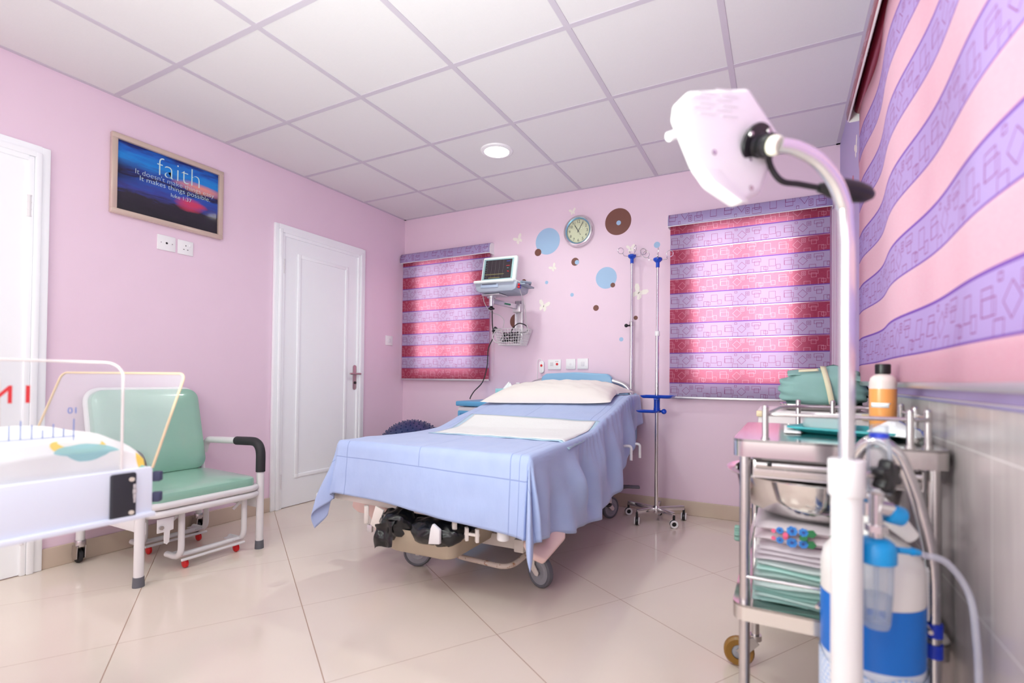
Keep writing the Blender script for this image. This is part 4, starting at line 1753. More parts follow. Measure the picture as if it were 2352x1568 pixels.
def pad_pt(i, j, k=1., dz=.010):
    a = Vector((-.350, .485)).lerp(Vector((.530, .365)), i)
    b = Vector((-.420, 1.05)).lerp(Vector((.500, .95)), i)
    q = a.lerp(b, j)
    c = Vector((.065, .715))
    q = c + (q - c) * k
    x = max(-.48, min(.48, q.x))
    z = top_z(x, q.y) + dz + .003 * mnoise.noise(Vector((q.x * 12, q.y * 10, 0)))
    edge = max(0, abs(q.x) - .475)
    return (q.x if edge == 0 else math.copysign(.475 + edge * .8, q.x), q.y, z - edge * .6)


t = thing('bed_pad', 'white quilted absorbent pad with pale blue edges laid across the bed', 'pad', tuple(BM @ Vector((0, .83, .68))))
m = MB(BM)
m.grid(40, 30, lambda i, j: pad_pt(i, j))
o = m.build('backing', PAD_BLUE, t, ang=180)
o.modifiers.new('thickness', 'SOLIDIFY').thickness = .002
m = MB(BM)
m.grid(40, 30, lambda i, j: pad_pt(i, j, .915, .0135))
o = m.build('quilted_fleece', PAD_WHITE, t, ang=180)
o.modifiers.new('thickness', 'SOLIDIFY').thickness = .003


# pillow
def pillow_pt(i, j, top):
    u, v = i * 2 - 1, j * 2 - 1
    e = (1 - abs(u) ** 3.2) * (1 - abs(v) ** 3.0)
    h = .058 * max(0, e) ** .55
    su = u * (.455 + .02 * v * v) * (1 - .05 * (1 - abs(v)) * abs(u))
    sv = v * (.235 + .012 * u * u)
    wr = .010 * mnoise.noise(Vector((u * 3.3, v * 2.2, 5))) + .006 * mnoise.noise(Vector((u * 8 + v * 3, v * 5, 9)))
    z = (h * 1.7 + wr * min(1, e * 3)) if top else -h * .30
    tilt = .20
    y = 1.535 + sv * math.cos(tilt)
    x = -.01 + su + .02 * v
    base = max(top_z(max(-HW, min(HW, x)), min(BL, y)), 0) + .022
    return (x, y, base + z + .01 * (abs(u) ** 6) * (1 if v < 0 else .2))


m = MB(BM)
m.grid(64, 40, lambda i, j: pillow_pt(i, j, True))
m.grid(64, 40, lambda i, j: pillow_pt(i, j, False))
bmesh.ops.remove_doubles(m.bm, verts=m.bm.verts, dist=.0008)
m.solo('pillow', mk('cream_cotton', (230, 221, 217), .8, var=.015, bump=.4, bscale=24), 'cream white pillow against the blue headboard', 'pillow', tuple(BM @ Vector((0, 1.585, .85))), ang=80)


# ------------------------------------------------------------------ drip stands
def drip_stand(label, x, y, poles, hub_z, hook_r, base, tray_z=None, knob_z=None, rz=0., z_low=.075):
    t = thing('drip_stand', label, 'drip stand', (x, y, 0), 0, 'chrome drip stands')
    z_split = poles
    P = lambda q: (x + q[0], y + q[1], q[2])
    m = MB()
    m.cyl((x, y, z_low), (x, y, z_split), .0125, n=18)
    m.build('lower_pole', CHROME, t)
    m = MB()
    m.cyl((x, y, z_split - .02), (x, y, hub_z), .0085, n=16)
    m.build('upper_pole', CHROME, t)
    m = MB()
    m.cyl((x, y, z_split - .015), (x, y, z_split + .018), .0165, n=18, bev=.002)
    m.build('collar', WHITE_PLASTIC if knob_z is None else STEEL, t)
    if knob_z is not None:
        m = MB()
        m.cyl((x, y, knob_z), (x - .028, y - .012, knob_z), .006, n=10)
        m.sphere((x - .036, y - .015, knob_z), .014, 14)
        m.build('clamp_knob', BLACK, t)
    m = MB()
    m.lathe([(0, -.045), (.0125, -.045), (.0125, -.012), (.024, -.002), (.030, .004), (.030, .016), (.024, .021), (0, .022)], Matrix.Translation((x, y, hub_z)), 24)
    m.build('hook_hub', BLUE_PLASTIC, t)
    for k in range(4):
        a = rz + k * PI / 2
        d = Vector((math.cos(a), math.sin(a), 0))
        o = Vector((x, y, hub_z + .006))
        pts = [o + d * .02, o + d * .06 + Vector((0, 0, .004)), o + d * (hook_r - .02) + Vector((0, 0, .018))]
        c = o + d * hook_r + Vector((0, 0, .040))
        for q in range(10):
            b = math.radians(-110 + q * 38)
            pts.append(c + d * (.022 * math.cos(b)) + Vector((0, 0, .022 * math.sin(b))))
        m = MB()
        m.tube(smooth_path(pts, 3), .0026, 7)
        m.build('hook', CHROME, t)
    # base with five arms and twin-wheel castors
    m = MB()
    if base:
        m.lathe([(0, .060), (.020, .060), (.024, .066), (.024, .10), (.018, .112), (0, .112)], Matrix.Translation((x, y, 0)), 22)
        m.build('hub', CHROME, t)
    else:
        m.cyl((x, y, z_low - .02), (x, y, z_low + .09), .019, n=20, bev=.003)
        m.bar((x, y, z_low + .05), (x, y - .05, z_low + .05), .03, .03, .004)
        m.build('socket_sleeve', STEEL, t)
    for (dx, dy) in base:
        d = Vector((dx, dy, 0))
        m = MB()
        e = Vector((x, y, .086)) + d
        m.bar(Vector((x, y, .090)), e, .024, .030, .004)
        arm = m.build('base_arm', CHROME, t)
        ax = Vector((-dy, dx, 0)).normalized()
        q = Matrix.Rotation(.9, 3, 'Z') @ ax
        c = Vector((e.x, e.y, .026))
        m = MB()
        m.cyl(c + Vector((0, 0, .018)), c + Vector((0, 0, .056)), .008, n=12)
        m.cyl(c - q * .009, c + q * .009, .0265, n=20, bev=.004)
        m.build('castor_shell', BLACK, arm)
        for s in (-1, 1):
            m = MB()
            m.lathe([(.014, 0), (.0245, 0), (.026, .003), (.024, .007), (.016, .007), (.014, .004)], axis_frame(c + q * s * .010, c + q * s * .02), 24)
            m.build('castor_wheel', WHITE_PLASTIC, arm)
    if tray_z:
        m = MB()
        dish(m, (x + .02, y - .06, tray_z), .20, .145, .21, .155, .018, .02)
        m.cyl((x, y, tray_z - .085), (x, y, tray_z + .004), .020, n=18)
        m.bar((x, y - .01, tray_z - .004), (x + .02, y - .12, tray_z - .004), .03, .014, .004)
        m.build('tray', BLUE_PLASTIC, t)
        m = MB()
        dish(m, (x - .045, y - .05, tray_z - .098), .145, .12, .15, .125, .014, .03)
        m.cyl((x, y, tray_z - .10), (x, y, tray_z - .07), .022, n=18)
        m.build('lower_dish', BLUE_PLASTIC, t)
        m = MB()
        m.cyl((x, y, tray_z - .09), (x + .045, y - .02, tray_z - .09), .008, n=10)
        m.sphere((x + .052, y - .024, tray_z - .09), .018, 16)
        m.build('tray_knob', BLUE_PLASTIC, t)
    return t


drip_stand('chrome drip stand with blue tray, standing on castors before the wide blind', 2.475, -.305, 1.270, 1.765, .078,
           [(-.10, -.12), (.13, -.075), (.155, .145), (-.215, .095), (-.02, .2)], tray_z=.838, rz=.25)
drip_stand('chrome drip pole rising behind the headboard, with black side knob', 2.232, -.062, 1.372, 1.868, .085,
           [], knob_z=1.36, rz=.55, z_low=.42)

# ------------------------------------------------------------------ folding chair bed by the left wall
CY = -2.19
CHAIR = thing('chair_bed', 'mint green vinyl chair bed with white tube frame against the left wall', 'chair', (.36, CY, 0))
YL, YR = -2.46, -1.905       # nearer and farther side


def rloop(x0, x1, y0, y1, z, r, k=6):
    return fillet([(x0, y0, z), (x1, y0, z), (x1, y1, z), (x0, y1, z)], r, k, closed=True)


for z in (.345, .308):
    m = MB()
    m.tube(rloop(.10, .655, YL + .01, YR - .005, z, .07), .0165, 12, closed=True)
    m.build('seat_frame', WHITE_METAL, CHAIR)
m = MB()


def cushion(m, w, d, h, r, F, puff=.012):
    """rounded slab centred on F, w by d, thickness h, slightly domed"""
    pts = rrect(w, d, r, 8)
    rings = [(.985, -h / 2, -.004), (1, -h / 2 + h * .25, 0), (1, h * .15, 0), (.985, h * .36, -.003), (.95, h * .46, -.012), (.80, h * .5 + puff * .5, 0), (.45, h * .5 + puff, 0)]
    verts, faces = [], []
    N = len(pts)
    for (s, z, ins) in rings:
        verts.extend([F @ Vector((x * s, y * s, z)) for x, y in pts])
    for a in range(len(rings) - 1):
        for k in range(N):
            faces.append((a * N + k, a * N + (k + 1) % N, (a + 1) * N + (k + 1) % N, (a + 1) * N + k))
    faces.append(tuple(range(N))[::-1])
    faces.append(tuple((len(rings) - 1) * N + k for k in range(N)))
    m._add(verts, faces)


cushion(m, .50, .525, .052, .055, frame((.405, CY + .005, .385), (1, 0, -.02), (0, 1, 0), (.02, 0, 1)))
m.build('seat', GREEN_VINYL, CHAIR)
m = MB()
bx = Vector((-.125, 0, .50)).normalized()
bn = Vector((0, 1, 0)).cross(bx)
if bn.x < 0:
    bn = -bn
cushion(m, .475, .525, .055, .06, frame((.128, CY - .008, .645), bx, (0, 1, 0), bn))
m.build('backrest', GREEN_VINYL, CHAIR)
m = MB()
bo = Vector((.100, CY - .008, .632))
pl_ = [bo + bx * a + Vector((0, b, 0)) for a, b in ((-.28, -.262), (.250, -.262), (.250, .262), (-.28, .262))]
m.tube(fillet(pl_, .07, 6), .015, 12)
m.build('back_frame', WHITE_METAL, CHAIR)
for y in (YL - .022, YR + .008):
    m = MB()
    m.tube(fillet([(.635, y, .03), (.635, y, .592), (.13, y, .572), (.10, y, .50)], .085, 8), .0195, 14)
    lg = m.build('leg', WHITE_METAL, CHAIR)
    m = MB()
    m.cyl((.635, y, 0), (.635, y, .045), .0235, .0215, n=18)
    m.build('rubber_foot', GREY_RUBBER, lg)
    m = MB()
    path = fillet([(.635, y, .425), (.635, y, .592), (.42, y, .5835)], .085, 8)
    m.tube(path, .0245, 14)
    m.build('arm_grip', BLACK_RUBBER, CHAIR)
for y in (YL - .012, YR + .01):
    m = MB()
    m.tube([(.055, y, .095), (.055, y, .50)], .0185, 14)
    lg = m.build('rear_leg', WHITE_METAL, CHAIR)
    m = MB()
    m.cyl((.055, y, .085), (.055, y, .118), .024, n=16, bev=.003)
    for s in (-1, 1):
        m.prism([(-.03, .045), (.0, .022), (.02, .028), (.026, .092), (-.026, .092)], frame((.055, y + s * .017 - .002, 0), (1, 0, 0), (0, 0, 1), (0, -1, 0)), .004)
    m.build('castor_fork', STEEL, lg)
    m = MB()
    m.lathe([(0, -.012), (.026, -.012), (.034, -.008), (.036, 0), (.034, .008), (.026, .012), (0, .012)], frame((.038, y, .036), (1, 0, 0), (0, 0, 1), (0, -1, 0)), 24)
    m.build('castor_wheel', BLACK_RUBBER, lg)
m = MB()
m.bar((.055, YL, .255), (.635, YL, .255), .012, .055, .003)
m.bar((.055, YR, .255), (.635, YR, .255), .012, .055, .003)
m.bar((.060, YL, .20), (.060, YR, .20), .012, .05, .003)
m.build('side_rails', WHITE_METAL, CHAIR)
m = MB()
m.prism([(-.03, .03), (.04, .03), (.04, -.03), (.025, -.032), (.022, -.085), (.012, -.095), (.0, -.085), (.0, -.034), (-.03, -.034)],
        frame((.64, YL + .075, .255), (0, 1, 0), (0, 0, 1), (1, 0, 0)), .006, .001)
m.build('hinge_plate', WHITE_METAL, CHAIR)
m = MB()
m.cyl((.645, YL + .06, .245), (.656, YL + .06, .245), .010, n=6)
m.build('hinge_bolt', STEEL, CHAIR)
# pull-out runner frames with red wheels, front and rear
for x0, ya, yb in ((.600, -2.285, -1.965), (.235, -2.27, -1.955)):
    m = MB()
    for y in (ya, yb):
        m.tube(fillet([(x0, y, .31), (x0, y, .060), (x0 - .125, y, .060)], .06, 6), .0145, 12)
    m.tube([(x0 - .03, ya, .066), (x0 - .03, yb, .066)], .013, 10)
    m.tube([(x0 + .006, ya, .050), (x0 + .006, yb, .050)], .007, 8)
    for y in (ya, yb):
        m.box((x0 - .055, y + .028 * (1 if y == ya else -1), .068), (.09, .045, .004))
        m.bar((x0 - .005, y + .02, .305), (x0 - .02, y - .05, .235), .004, .014) if True else None
    rn = m.build('runner', WHITE_METAL, CHAIR)
    for y, s in ((ya, 1), (yb, -1)):
        m = MB()
        m.lathe([(0, -.010), (.014, -.010), (.022, -.006), (.0235, 0), (.022, .006), (.014, .010), (0, .010)], frame((x0 - .02, y + s * .03, .0236), (1, 0, 0), (0, 0, 1), (0, -1, 0)), 20)
        m.build('red_wheel', RED_WHEEL, rn)

# ------------------------------------------------------------------ baby cot in the left foreground
C0 = Vector((1.809, -3.003, .606))
CF = Vector((-.03, -1, 0)).normalized()     # along the long side, towards the viewer
CB = Vector((-.978, -.208, 0)).normalized()  # across the cot
CE = Vector((-.208, .978, 0)).normalized()  # out of the head end
UPV = Vector((0, 0, 1))
CL, CW, CH = .74, .46, .121
t = thing('baby_cot', 'white baby cot with clear acrylic sides in the left foreground', 'cot', tuple((C0 + CF * CL / 2 + CB * CW / 2).to_2d()) + (0,))
COT = t


def cp(s, w, z):
    return C0 + CF * s + CB * w + UPV * z


m = MB()
th = .018
for a, b, off in ((cp(0, 0, CH / 2), cp(CL, 0, CH / 2), CB * th / 2), (cp(0, CW, CH / 2), cp(CL, CW, CH / 2), -CB * th / 2)):
    m.bar(a + off, b + off, th, CH, .004)
for s in (th / 2, CL - th / 2):
    m.bar(cp(s, th, CH / 2), cp(s, CW - th, CH / 2), th, CH, .004)
m.build('tray_frame', COT_WHITE, t)
m = MB()
m.bar(cp(.01, CW / 2, .012), cp(CL - .01, CW / 2, .012), CW - .03, .02)
m.build('base_board', COT_WHITE, t)
for w in (-.004, CW + .004):
    m = MB()
    m.bar(cp(0, w, .004), cp(CL, w, .004), .014, .012, .003)
    m.build('lower_lip', COT_WHITE, t)
hp = frame(cp(.0675, -.004, .058), -CF, UPV, -CB)
m = MB(hp)
m.prism(rrect(.050, .112, .005, 4), Matrix.Translation((0, 0, -.004)), .008, .002)
hg = m.build('black_corner_plate', mk('charcoal_plate', (46, 46, 54), .6, var=.1), t)
m = MB(hp)
for y in (.040, -.040):
    m.cyl((.014, y, .003), (.014, y, .007), .0052, n=14)
m.build('screw', mk('cream_screw', (222, 210, 196), .4), hg)
m = MB(hp)
for y, w in ((.022, .006), (.010, .008), (-.002, .006), (-.012, .004)):
    m.box((.021, y, .0042), (w, .011, .0012), .0004)
m.build('worn_patch', mk('worn_paint', (196, 190, 190), .7), hg)
m = MB()
for z in (.094, .042):
    m.bar(cp(-.012, .008, z - .012), cp(-.012, .008, z + .012), .020, .022, .003)
m.build('end_catch', mk('navy_catch', (58, 62, 92), .5), t)


def panel(name, O, u, v, w, h, r, skew=0., edge=ACRYLIC_EDGE, marks=None, skew_top=0.):
    """clear sheet with rounded top corners and a visible polished edge"""
    n_ = u.cross(v).normalized()
    F = frame(O, u, v, n_)
    pts = [(0, 0), (w, 0)]
    for k in range(7):
        a = PI / 2 * k / 6
        pts.append((w + skew_top - r + r * math.cos(a), h - r + r * math.sin(a)))
    for k in range(7):
        a = PI / 2 + PI / 2 * k / 6
        pts.append((skew + r + r * math.cos(a), h - r + r * math.sin(a)))
    m = MB(F)
    m.prism(pts, Matrix.Translation((0, 0, -.002)), .004)
    p = m.build(name, ACRYLIC, COT, smooth=False)
    e = MB(F)
    e.tube([(x, y, 0) for x, y in pts[1:] + pts[:1]], .0030, 6)
    e.build('polished_edge', edge, p)
    return p, F


# long sides: the near one carries a ruler and red lettering read from inside the cot
PH = .262
near, FN = panel('side_panel', cp(.062, .012, .118), CF, UPV, .64, PH, .035)
far, _ = panel('side_panel', cp(.062, CW - .012, .118), CF, UPV, .64, PH - .02, .035)
ev = (CE * .085 + UPV * .238).normalized()
panel('end_panel', cp(.004, .0, .118), CB, ev, CW, .253, .02, edge=ACRYLIC_TAN)
MIRROR = FN     # u already runs towards the viewer: seen from outside the writing is reversed
m = MB(FN)
m.text('I N', .052, Matrix.Translation((.166 + .032, .188, -.0026)) , .0003, sx=1.0, offset=.0008)
m.build('red_lettering', mk('red_print', (226, 60, 62), .4), near, smooth=False)
m = MB(FN)
m.text('10', .020, Matrix.Translation((.095, .151, -.0026)), .0003)
for k in range(22):
    h = .040 if k % 5 == 0 and k else (.030 if k % 2 == 0 else .018)
    m.box((.097 + k * .0175 - .004, .094 + h / 2, -.0026), (.0018, h if k else .048, .0005))
m.box((.18, .094, -.0026), (.18, .0016, .0005))
m.build('blue_ruler', mk('blue_print', (92, 126, 200), .4), near, smooth=False)
# stand below, outside the picture
m = MB()
cc = cp(CL * .55, CW * .5, 0)
m.cyl((cc.x, cc.y, .05), (cc.x, cc.y, .606), .03)
m.build('column', COT_WHITE, t)
for sx, sy in ((.55, 0), (-.1, 0)):
    pass
m = MB()
m.bar((cc.x, cc.y - .24, .075), (cc.x, cc.y + .20, .075), .05, .04, .01)
m.bar((cc.x - .22, cc.y, .075), (cc.x + .16, cc.y, .075), .05, .04, .01)
m.build('foot_base', COT_WHITE, t)
for dx, dy in ((0, -.24), (0, .20), (-.22, 0), (.16, 0)):
    m = MB()
    m.cyl((cc.x + dx - .012, cc.y + dy, .03), (cc.x + dx + .012, cc.y + dy, .03), .03, n=18)
    m.box((cc.x + dx, cc.y + dy, .058), (.02, .02, .02))
    m.build('castor', BLACK_RUBBER, t)


def print_cloth():
    """white cotton with a few large yellow, teal and red printed shapes"""
    m, nt, p = new_mat('printed_cot_sheet')
    u, v, _ = nt.xyz(nt.coord('UV'))
    col = lin((244, 242, 240))
    n = nt.noise(nt.coord('UV'), 9, 3)
    wob = nt.m('MULTIPLY', nt.m('SUBTRACT', n, .5), .02)

    def blob(cu, cv, ru, rv):
        a = nt.m('DIVIDE', nt.m('ADD', nt.m('SUBTRACT', u, cu), wob), ru)
        b = nt.m('DIVIDE', nt.m('ADD', nt.m('SUBTRACT', v, cv), wob), rv)
        return nt.sst(nt.m('ADD', nt.m('MULTIPLY', a, a), nt.m('MULTIPLY', b, b)), .95, 1.05)
    for cu, cv, ru, rv, c in ((.118, .118, .048, .020, (246, 206, 70)), (.112, .126, .038, .014, (244, 242, 240)), (.108, .104, .056, .016, (146, 202, 204)),
                              (.006, .09, .012, .026, (246, 206, 70)), (.004, .060, .012, .022, (140, 206, 196)), (.008, .03, .008, .014, (226, 120, 110)),
                              (.20, .030, .030, .016, (140, 206, 186)), (.225, .026, .022, .012, (244, 242, 240)), (.228, .026, .014, .007, (226, 120, 110)),
                              (.17, .034, .02, .014, (176, 222, 202)), (.33, .10, .03, .02, (240, 214, 120)), (.42, .03, .03, .016, (150, 206, 200))):
        col = nt.mix(nt.m('MULTIPLY', blob(cu, cv, ru, rv), .92), col, lin(c))
    nt.l.new(col, p.inputs['Base Color'])
    p.inputs['Roughness'].default_value = .85
    nt.l.new(nt.bump(nt.noise(nt.scale(nt.coord('UV'), (10, 30, 1)), 1, 3), .4, .006), p.inputs['Normal'])
    return m


m = MB()


def cot_mat(i, j):
    """wrapped mattress: cross-section j (round the near side), i along"""
    s = .012 + i * (CL - .05)
    end = 1 - max(0, 1 - i / .10) ** 2.2 * .42
    a = j
    prof = [(.440, .02), (.440, .16), (.40, .196), (.25, .212), (.10, .204), (.045, .192), (.022, .165), (.016, .13), (.020, .09), (.022, .03)]
    k = a * (len(prof) - 1)
    q = min(len(prof) - 2, int(k))
    f = k - q
    f = f * f * (3 - 2 * f)
    w = prof[q][0] + (prof[q + 1][0] - prof[q][0]) * f
    z = prof[q][1] + (prof[q + 1][1] - prof[q][1]) * f
    z = .03 + (z - .03) * (.55 + .45 * end) if z > .03 else z
    z += .008 * math.sin(i * 9) * (1 if z > .15 else 0)
    p = cp(s, w, z) + crumple((s, w, z), 11, .006)
    return p


m.grid(50, 40, cot_mat, uv=lambda i, j: (i * (CL - .05), max(0, (1 - j)) * .30))
m.grid(2, 40, lambda i, j: cot_mat(0, j) + (cp(0, .23, .05) - cot_mat(0, j)) * i, uv=lambda i, j: (.0, (1 - j) * .3))
m.solo('cot_mattress', print_cloth(), 'plump cot mattress in a white sheet printed with coloured shapes', 'cot mattress', tuple(cp(CL / 2, CW / 2, .03)), ang=70)

# ------------------------------------------------------------------ stainless trolley
TRZ = math.radians(-.5)
TLOC = (3.112, -2.385, 0)
T = thing('instrument_trolley', 'stainless steel two-tier trolley with guard rail beside the grey tiles', 'trolley', TLOC, TRZ)
TM = WM[T.name]
TWd, TDp = .418, .56       # width across, depth away from the viewer
ZT, ZS = .817, .420


def TL(name, m, mat, parent=None, **k):
    return m.build(name, mat, parent or T, world=False, **k)


def shelf(z, h, r=.03):
    m = MB()
    pts = rrect(TWd, TDp, r, 6, (TWd / 2, TDp / 2))
    m.prism(pts, Matrix.Translation((0, 0, z - .006)), .006)
    rim = [Vector((x, y, 0)) for x, y in pts]
    N = len(rim)
    inn = [Vector((x, y, 0)) for x, y in rrect(TWd - .006, TDp - .006, r - .003, 6, (TWd / 2, TDp / 2))]
    verts = [p + Vector((0, 0, z)) for p in rim] + [p + Vector((0, 0, z - h)) for p in rim] + [p + Vector((0, 0, z - h)) for p in inn]
    faces = []
    for k in range(N):
        q = (k + 1) % N
        faces += [(k, q, N + q, N + k), (N + k, N + q, 2 * N + q, 2 * N + k)]
    m._add(verts, faces)
    return m


TL('top_shelf', shelf(ZT, .042), STEEL_BRIGHT)
TL('lower_shelf', shelf(ZS, .038), STEEL_BRIGHT)
for x, y in ((.026, .028), (TWd - .026, .028), (.026, TDp - .028), (TWd - .026, TDp - .028)):
    m = MB()
    m.cyl((x, y, .105), (x, y, ZT - .008), .0125, n=18)
    lg = TL('leg', m, STEEL)
    m = MB()
    a = PI + .15 if (x < .1 and y > .1) else 2.6 + x * 4
    d = Vector((math.cos(a), math.sin(a), 0))
    n_ = Vector((-d.y, d.x, 0))
    o_ = Vector((x, y, 0)) + d * (.05 if (x < .1 and y > .1) else .02)
    m.cyl((x, y, .095), (x, y, .112), .020, n=16)
    for s in (-1, 1):
        m.bar(Vector((x, y, .098)) + n_ * s * .018, o_ + n_ * s * .018 + Vector((0, 0, .046)), .004, .03, up=tuple(d))
    TL('castor_fork', m, STEEL, lg)
    m = MB()
    m.lathe([(.024, -.012), (.042, -.013), (.048, -.007), (.048, .007), (.042, .013), (.024, .012)], frame(o_ + Vector((0, 0, .048)), d, (0, 0, 1), n_), 28)
    TL('castor_tyre', m, mk('amber_castor_tyre', (146, 104, 40), .35, var=.1), lg)
    m = MB()
    m.lathe([(0, -.013), (.018, -.012), (.024, -.008), (.024, .008), (.018, .012), (0, .013)], frame(o_ + Vector((0, 0, .048)), d, (0, 0, 1), n_), 24)
    TL('castor_hub', m, GREY_HUB, lg)
# guard rail: posts and a rounded rod loop
RZ = ZT + .072
posts = [(.070, .040), (.352, .030), (.388, .060), (.392, .20), (.393, .37), (.345, .520), (.245, .525), (.150, .522)]
for x, y in posts:
    m = MB()
    m.cyl((x, y, ZT), (x, y, RZ + .002), .0072, n=14)
    m.sphere((x, y, RZ + .003), .0078, 12)
    m.cyl((x, y, ZT), (x, y, ZT + .003), .010, n=14)
    TL('rail_post', m, STEEL)
m = MB()
m.tube(fillet([(.070, .040, RZ - .012), (.365, .030, RZ - .012), (.393, .05, RZ - .012), (.396, .50, RZ - .012), (.35, .525, RZ - .012), (.15, .523, RZ - .012), (.10, .40, RZ - .012)], .03, 5, closed=True), .0045, 10, closed=True)
TL('guard_rail', m, STEEL)
m = MB()
m.box((TWd / 2, .225, ZT - .092), (TWd - .085, .38, .006))
m.bar((.045, .030, ZT - .070), (TWd - .045, .030, ZT - .070), .006, .038, .002)
for x in (.045, TWd - .045):
    m.bar((x, .030, ZT - .072), (x, .42, ZT - .072), .004, .040)
dr = TL('drawer', m, STEEL)
m = MB()
m.tube([(.05, .018, ZT - .060), (TWd - .05, .018, ZT - .060)], .011, 12)
TL('drawer_pull', m, STEEL, dr)
m = MB()
m.box((.080, .006, ZT - .056), (.010, .006, .012), .002)
TL('drawer_clip', m, BLACK, dr)
m = MB()
m.tube([(.026, .020, ZS + .062), (TWd - .026, .020, ZS + .062)], .0042, 10)
TL('lower_guard_bar', m, CHROME)
m = MB()
kx, ky, kz = -.020, .30, .505
star = [((.020 + .004 * math.cos(8 * a)) * math.cos(a), (.020 + .004 * math.cos(8 * a)) * math.sin(a)) for a in [PI * 2 * k / 48 for k in range(48)]]
m.prism(star, frame((kx, ky, kz), (0, 1, 0), (0, 0, 1), (1, 0, 0)), .022, .003)
kb = TL('side_knob', m, mk('sage_knob', (120, 156, 146), .45), None)
m = MB()
m.cyl((kx + .02, ky, kz), (.03, ky, kz), .007, n=12)
m.bar((.026, .028, kz), (.026, TDp - .028, kz), .008, .02)
TL('knob_bar', m, STEEL)


def tw(x, y, z):
    return TM @ Vector((x, y, z))


# things stacked on the lower shelf
def wavy_stack(name, mats, label, cat, x0, x1, y0, y1, z0, h, n, group=None, droop=.0):
    """pile of folded sheets, each one a slightly shifted layer in one bundle"""
    m = MB(TM)
    for k in range(n):
        z = z0 + h * (k + .5) / n
        th_ = h / n * .88
        sx, sy = random.uniform(-.006, .006), random.uniform(-.006, .006)

        def top(i, j, zz=z, sx=sx, sy=sy, up=1):
            x = x0 + (x1 - x0) * i + sx
            y = y0 + (y1 - y0) * j + sy
            e = .004 * math.sin(7 * i + k) - droop * (1 - j) ** 3
            return (x, y, zz + up * th_ / 2 * (1 - .8 * (abs(2 * j - 1) ** 8)) + e)
        m.grid(14, 12, lambda i, j: top(i, j), mat=k % len(mats))
        m.grid(14, 12, lambda i, j: top(i, j, up=-1), mat=k % len(mats))
    bmesh.ops.remove_doubles(m.bm, verts=m.bm.verts, dist=.0004)
    return m.solo(name, mats, label, cat, tuple(TM @ Vector(((x0 + x1) / 2, (y0 + y1) / 2, z0))), group, ang=60)


random.seed(21)
wavy_stack('underpad_pile', [MINT_PAD, MINT_PALE, MINT_PAD], 'lower folded mint underpads lying on the bottom shelf of the trolley', 'underpads', .045, .36, .045, .41, ZS + .002, .052, 5, 'mint underpads on the trolley', .008)
wavy_stack('underpad_pile', [MINT_PALE, MINT_PAD], 'upper pale mint underpad bundle beneath the glove packets', 'underpads', .05, .355, .050, .41, ZS + .056, .042, 3, 'mint underpads on the trolley', .004)


def glove_mat():
    m, nt, p = new_mat('printed_glove_paper')
    u, v, _ = nt.xyz(nt.coord('UV'))
    ln = nt.m('MULTIPLY', nt.sst(nt.m('PINGPONG', u, .006), .0012, .002), nt.sst(nt.m('ABSOLUTE', nt.m('SUBTRACT', v, .10)), .03, .034))
    du = nt.m('DIVIDE', nt.m('SUBTRACT', u, .12), .07)
    dv = nt.m('DIVIDE', nt.m('SUBTRACT', v, .05), .026)
    d = nt.m('ABSOLUTE', nt.m('SUBTRACT', nt.m('SQRT', nt.m('ADD', nt.m('MULTIPLY', du, du), nt.m('MULTIPLY', dv, dv))), .9))
    hand = nt.sst(d, .05, .09)
    band = nt.sst(v, .022, .024)
    c = nt.mix(nt.m('MULTIPLY', band, .3), lin((240, 234, 236)), lin((170, 140, 168)))
    c = nt.mix(nt.m('MULTIPLY', ln, .5), c, lin((150, 110, 140)))
    c = nt.mix(hand, c, lin((150, 60, 150)))
    nt.l.new(c, p.inputs['Base Color'])
    p.inputs['Roughness'].default_value = .6
    return m


GLOVE_M = glove_mat()
for k, lb in enumerate(('lowest white paper glove packet on the mint underpads', 'white paper glove packet, middle one of the pile', 'uppermost glove packet with a purple printed hand')):
    m = MB(TM)
    z = ZS + .101 + k * .011
    x0, x1, y0, y1 = .045 + .006 * k, .345 + .004 * k, .050 + .004 * k, .27

    def gl(i, j, up):
        return (x0 + (x1 - x0) * i, y0 + (y1 - y0) * j, z + (.0095 if up else 0) * (1 - abs(2 * j - 1) ** 8) + .010 * j + .002 * math.sin(8 * i + k))
    m.grid(12, 10, lambda i, j: gl(i, j, 1), uv=lambda i, j: (i * .3, j * .16))
    m.grid(12, 10, lambda i, j: gl(i, j, 0), uv=lambda i, j: (i * .3, j * .16))
    m.solo('glove_packet', GLOVE_M, lb, 'glove packet', tuple(tw(.2, .16, z)), 'paper glove packets', ang=60)

# flowered plastic packs: separate printed flowers on a white wrapper
WRAP = mk('white_plastic_wrap', (228, 214, 220), .25, var=.04, bump=.3, bscale=20)
INKS = [mk('flower_blue', (36, 124, 206), .4), mk('flower_green', (20, 112, 60), .4), mk('flower_pink', (228, 88, 130), .4), mk('flower_navy', (24, 50, 130), .4)]


def flower(m, F, x, y, r):
    for k in range(7):
        a = k * 2 * PI / 7
        m.lathe([(0, .0009), (r * .40, .0009), (r * .42, 0)], F @ Matrix.Translation((x + r * .55 * math.cos(a), y + r * .5 * math.sin(a), 0)), 8, mat=0)
    m.lathe([(0, .0013), (r * .3, .0012), (r * .32, 0)], F @ Matrix.Translation((x, y, 0)), 8, mat=3)


def leaf(m, F, x, y, L_, a, w=.35):
    c, s = math.cos(a), math.sin(a)
    pts = [(0, 0), (.3, w), (.7, w * .8), (1, 0), (.7, -w * .8), (.3, -w)]
    m.prism([(x + L_ * (px * c - py * s), y + L_ * (px * s + py * c)) for px, py in pts], F, .0006, mat=1)


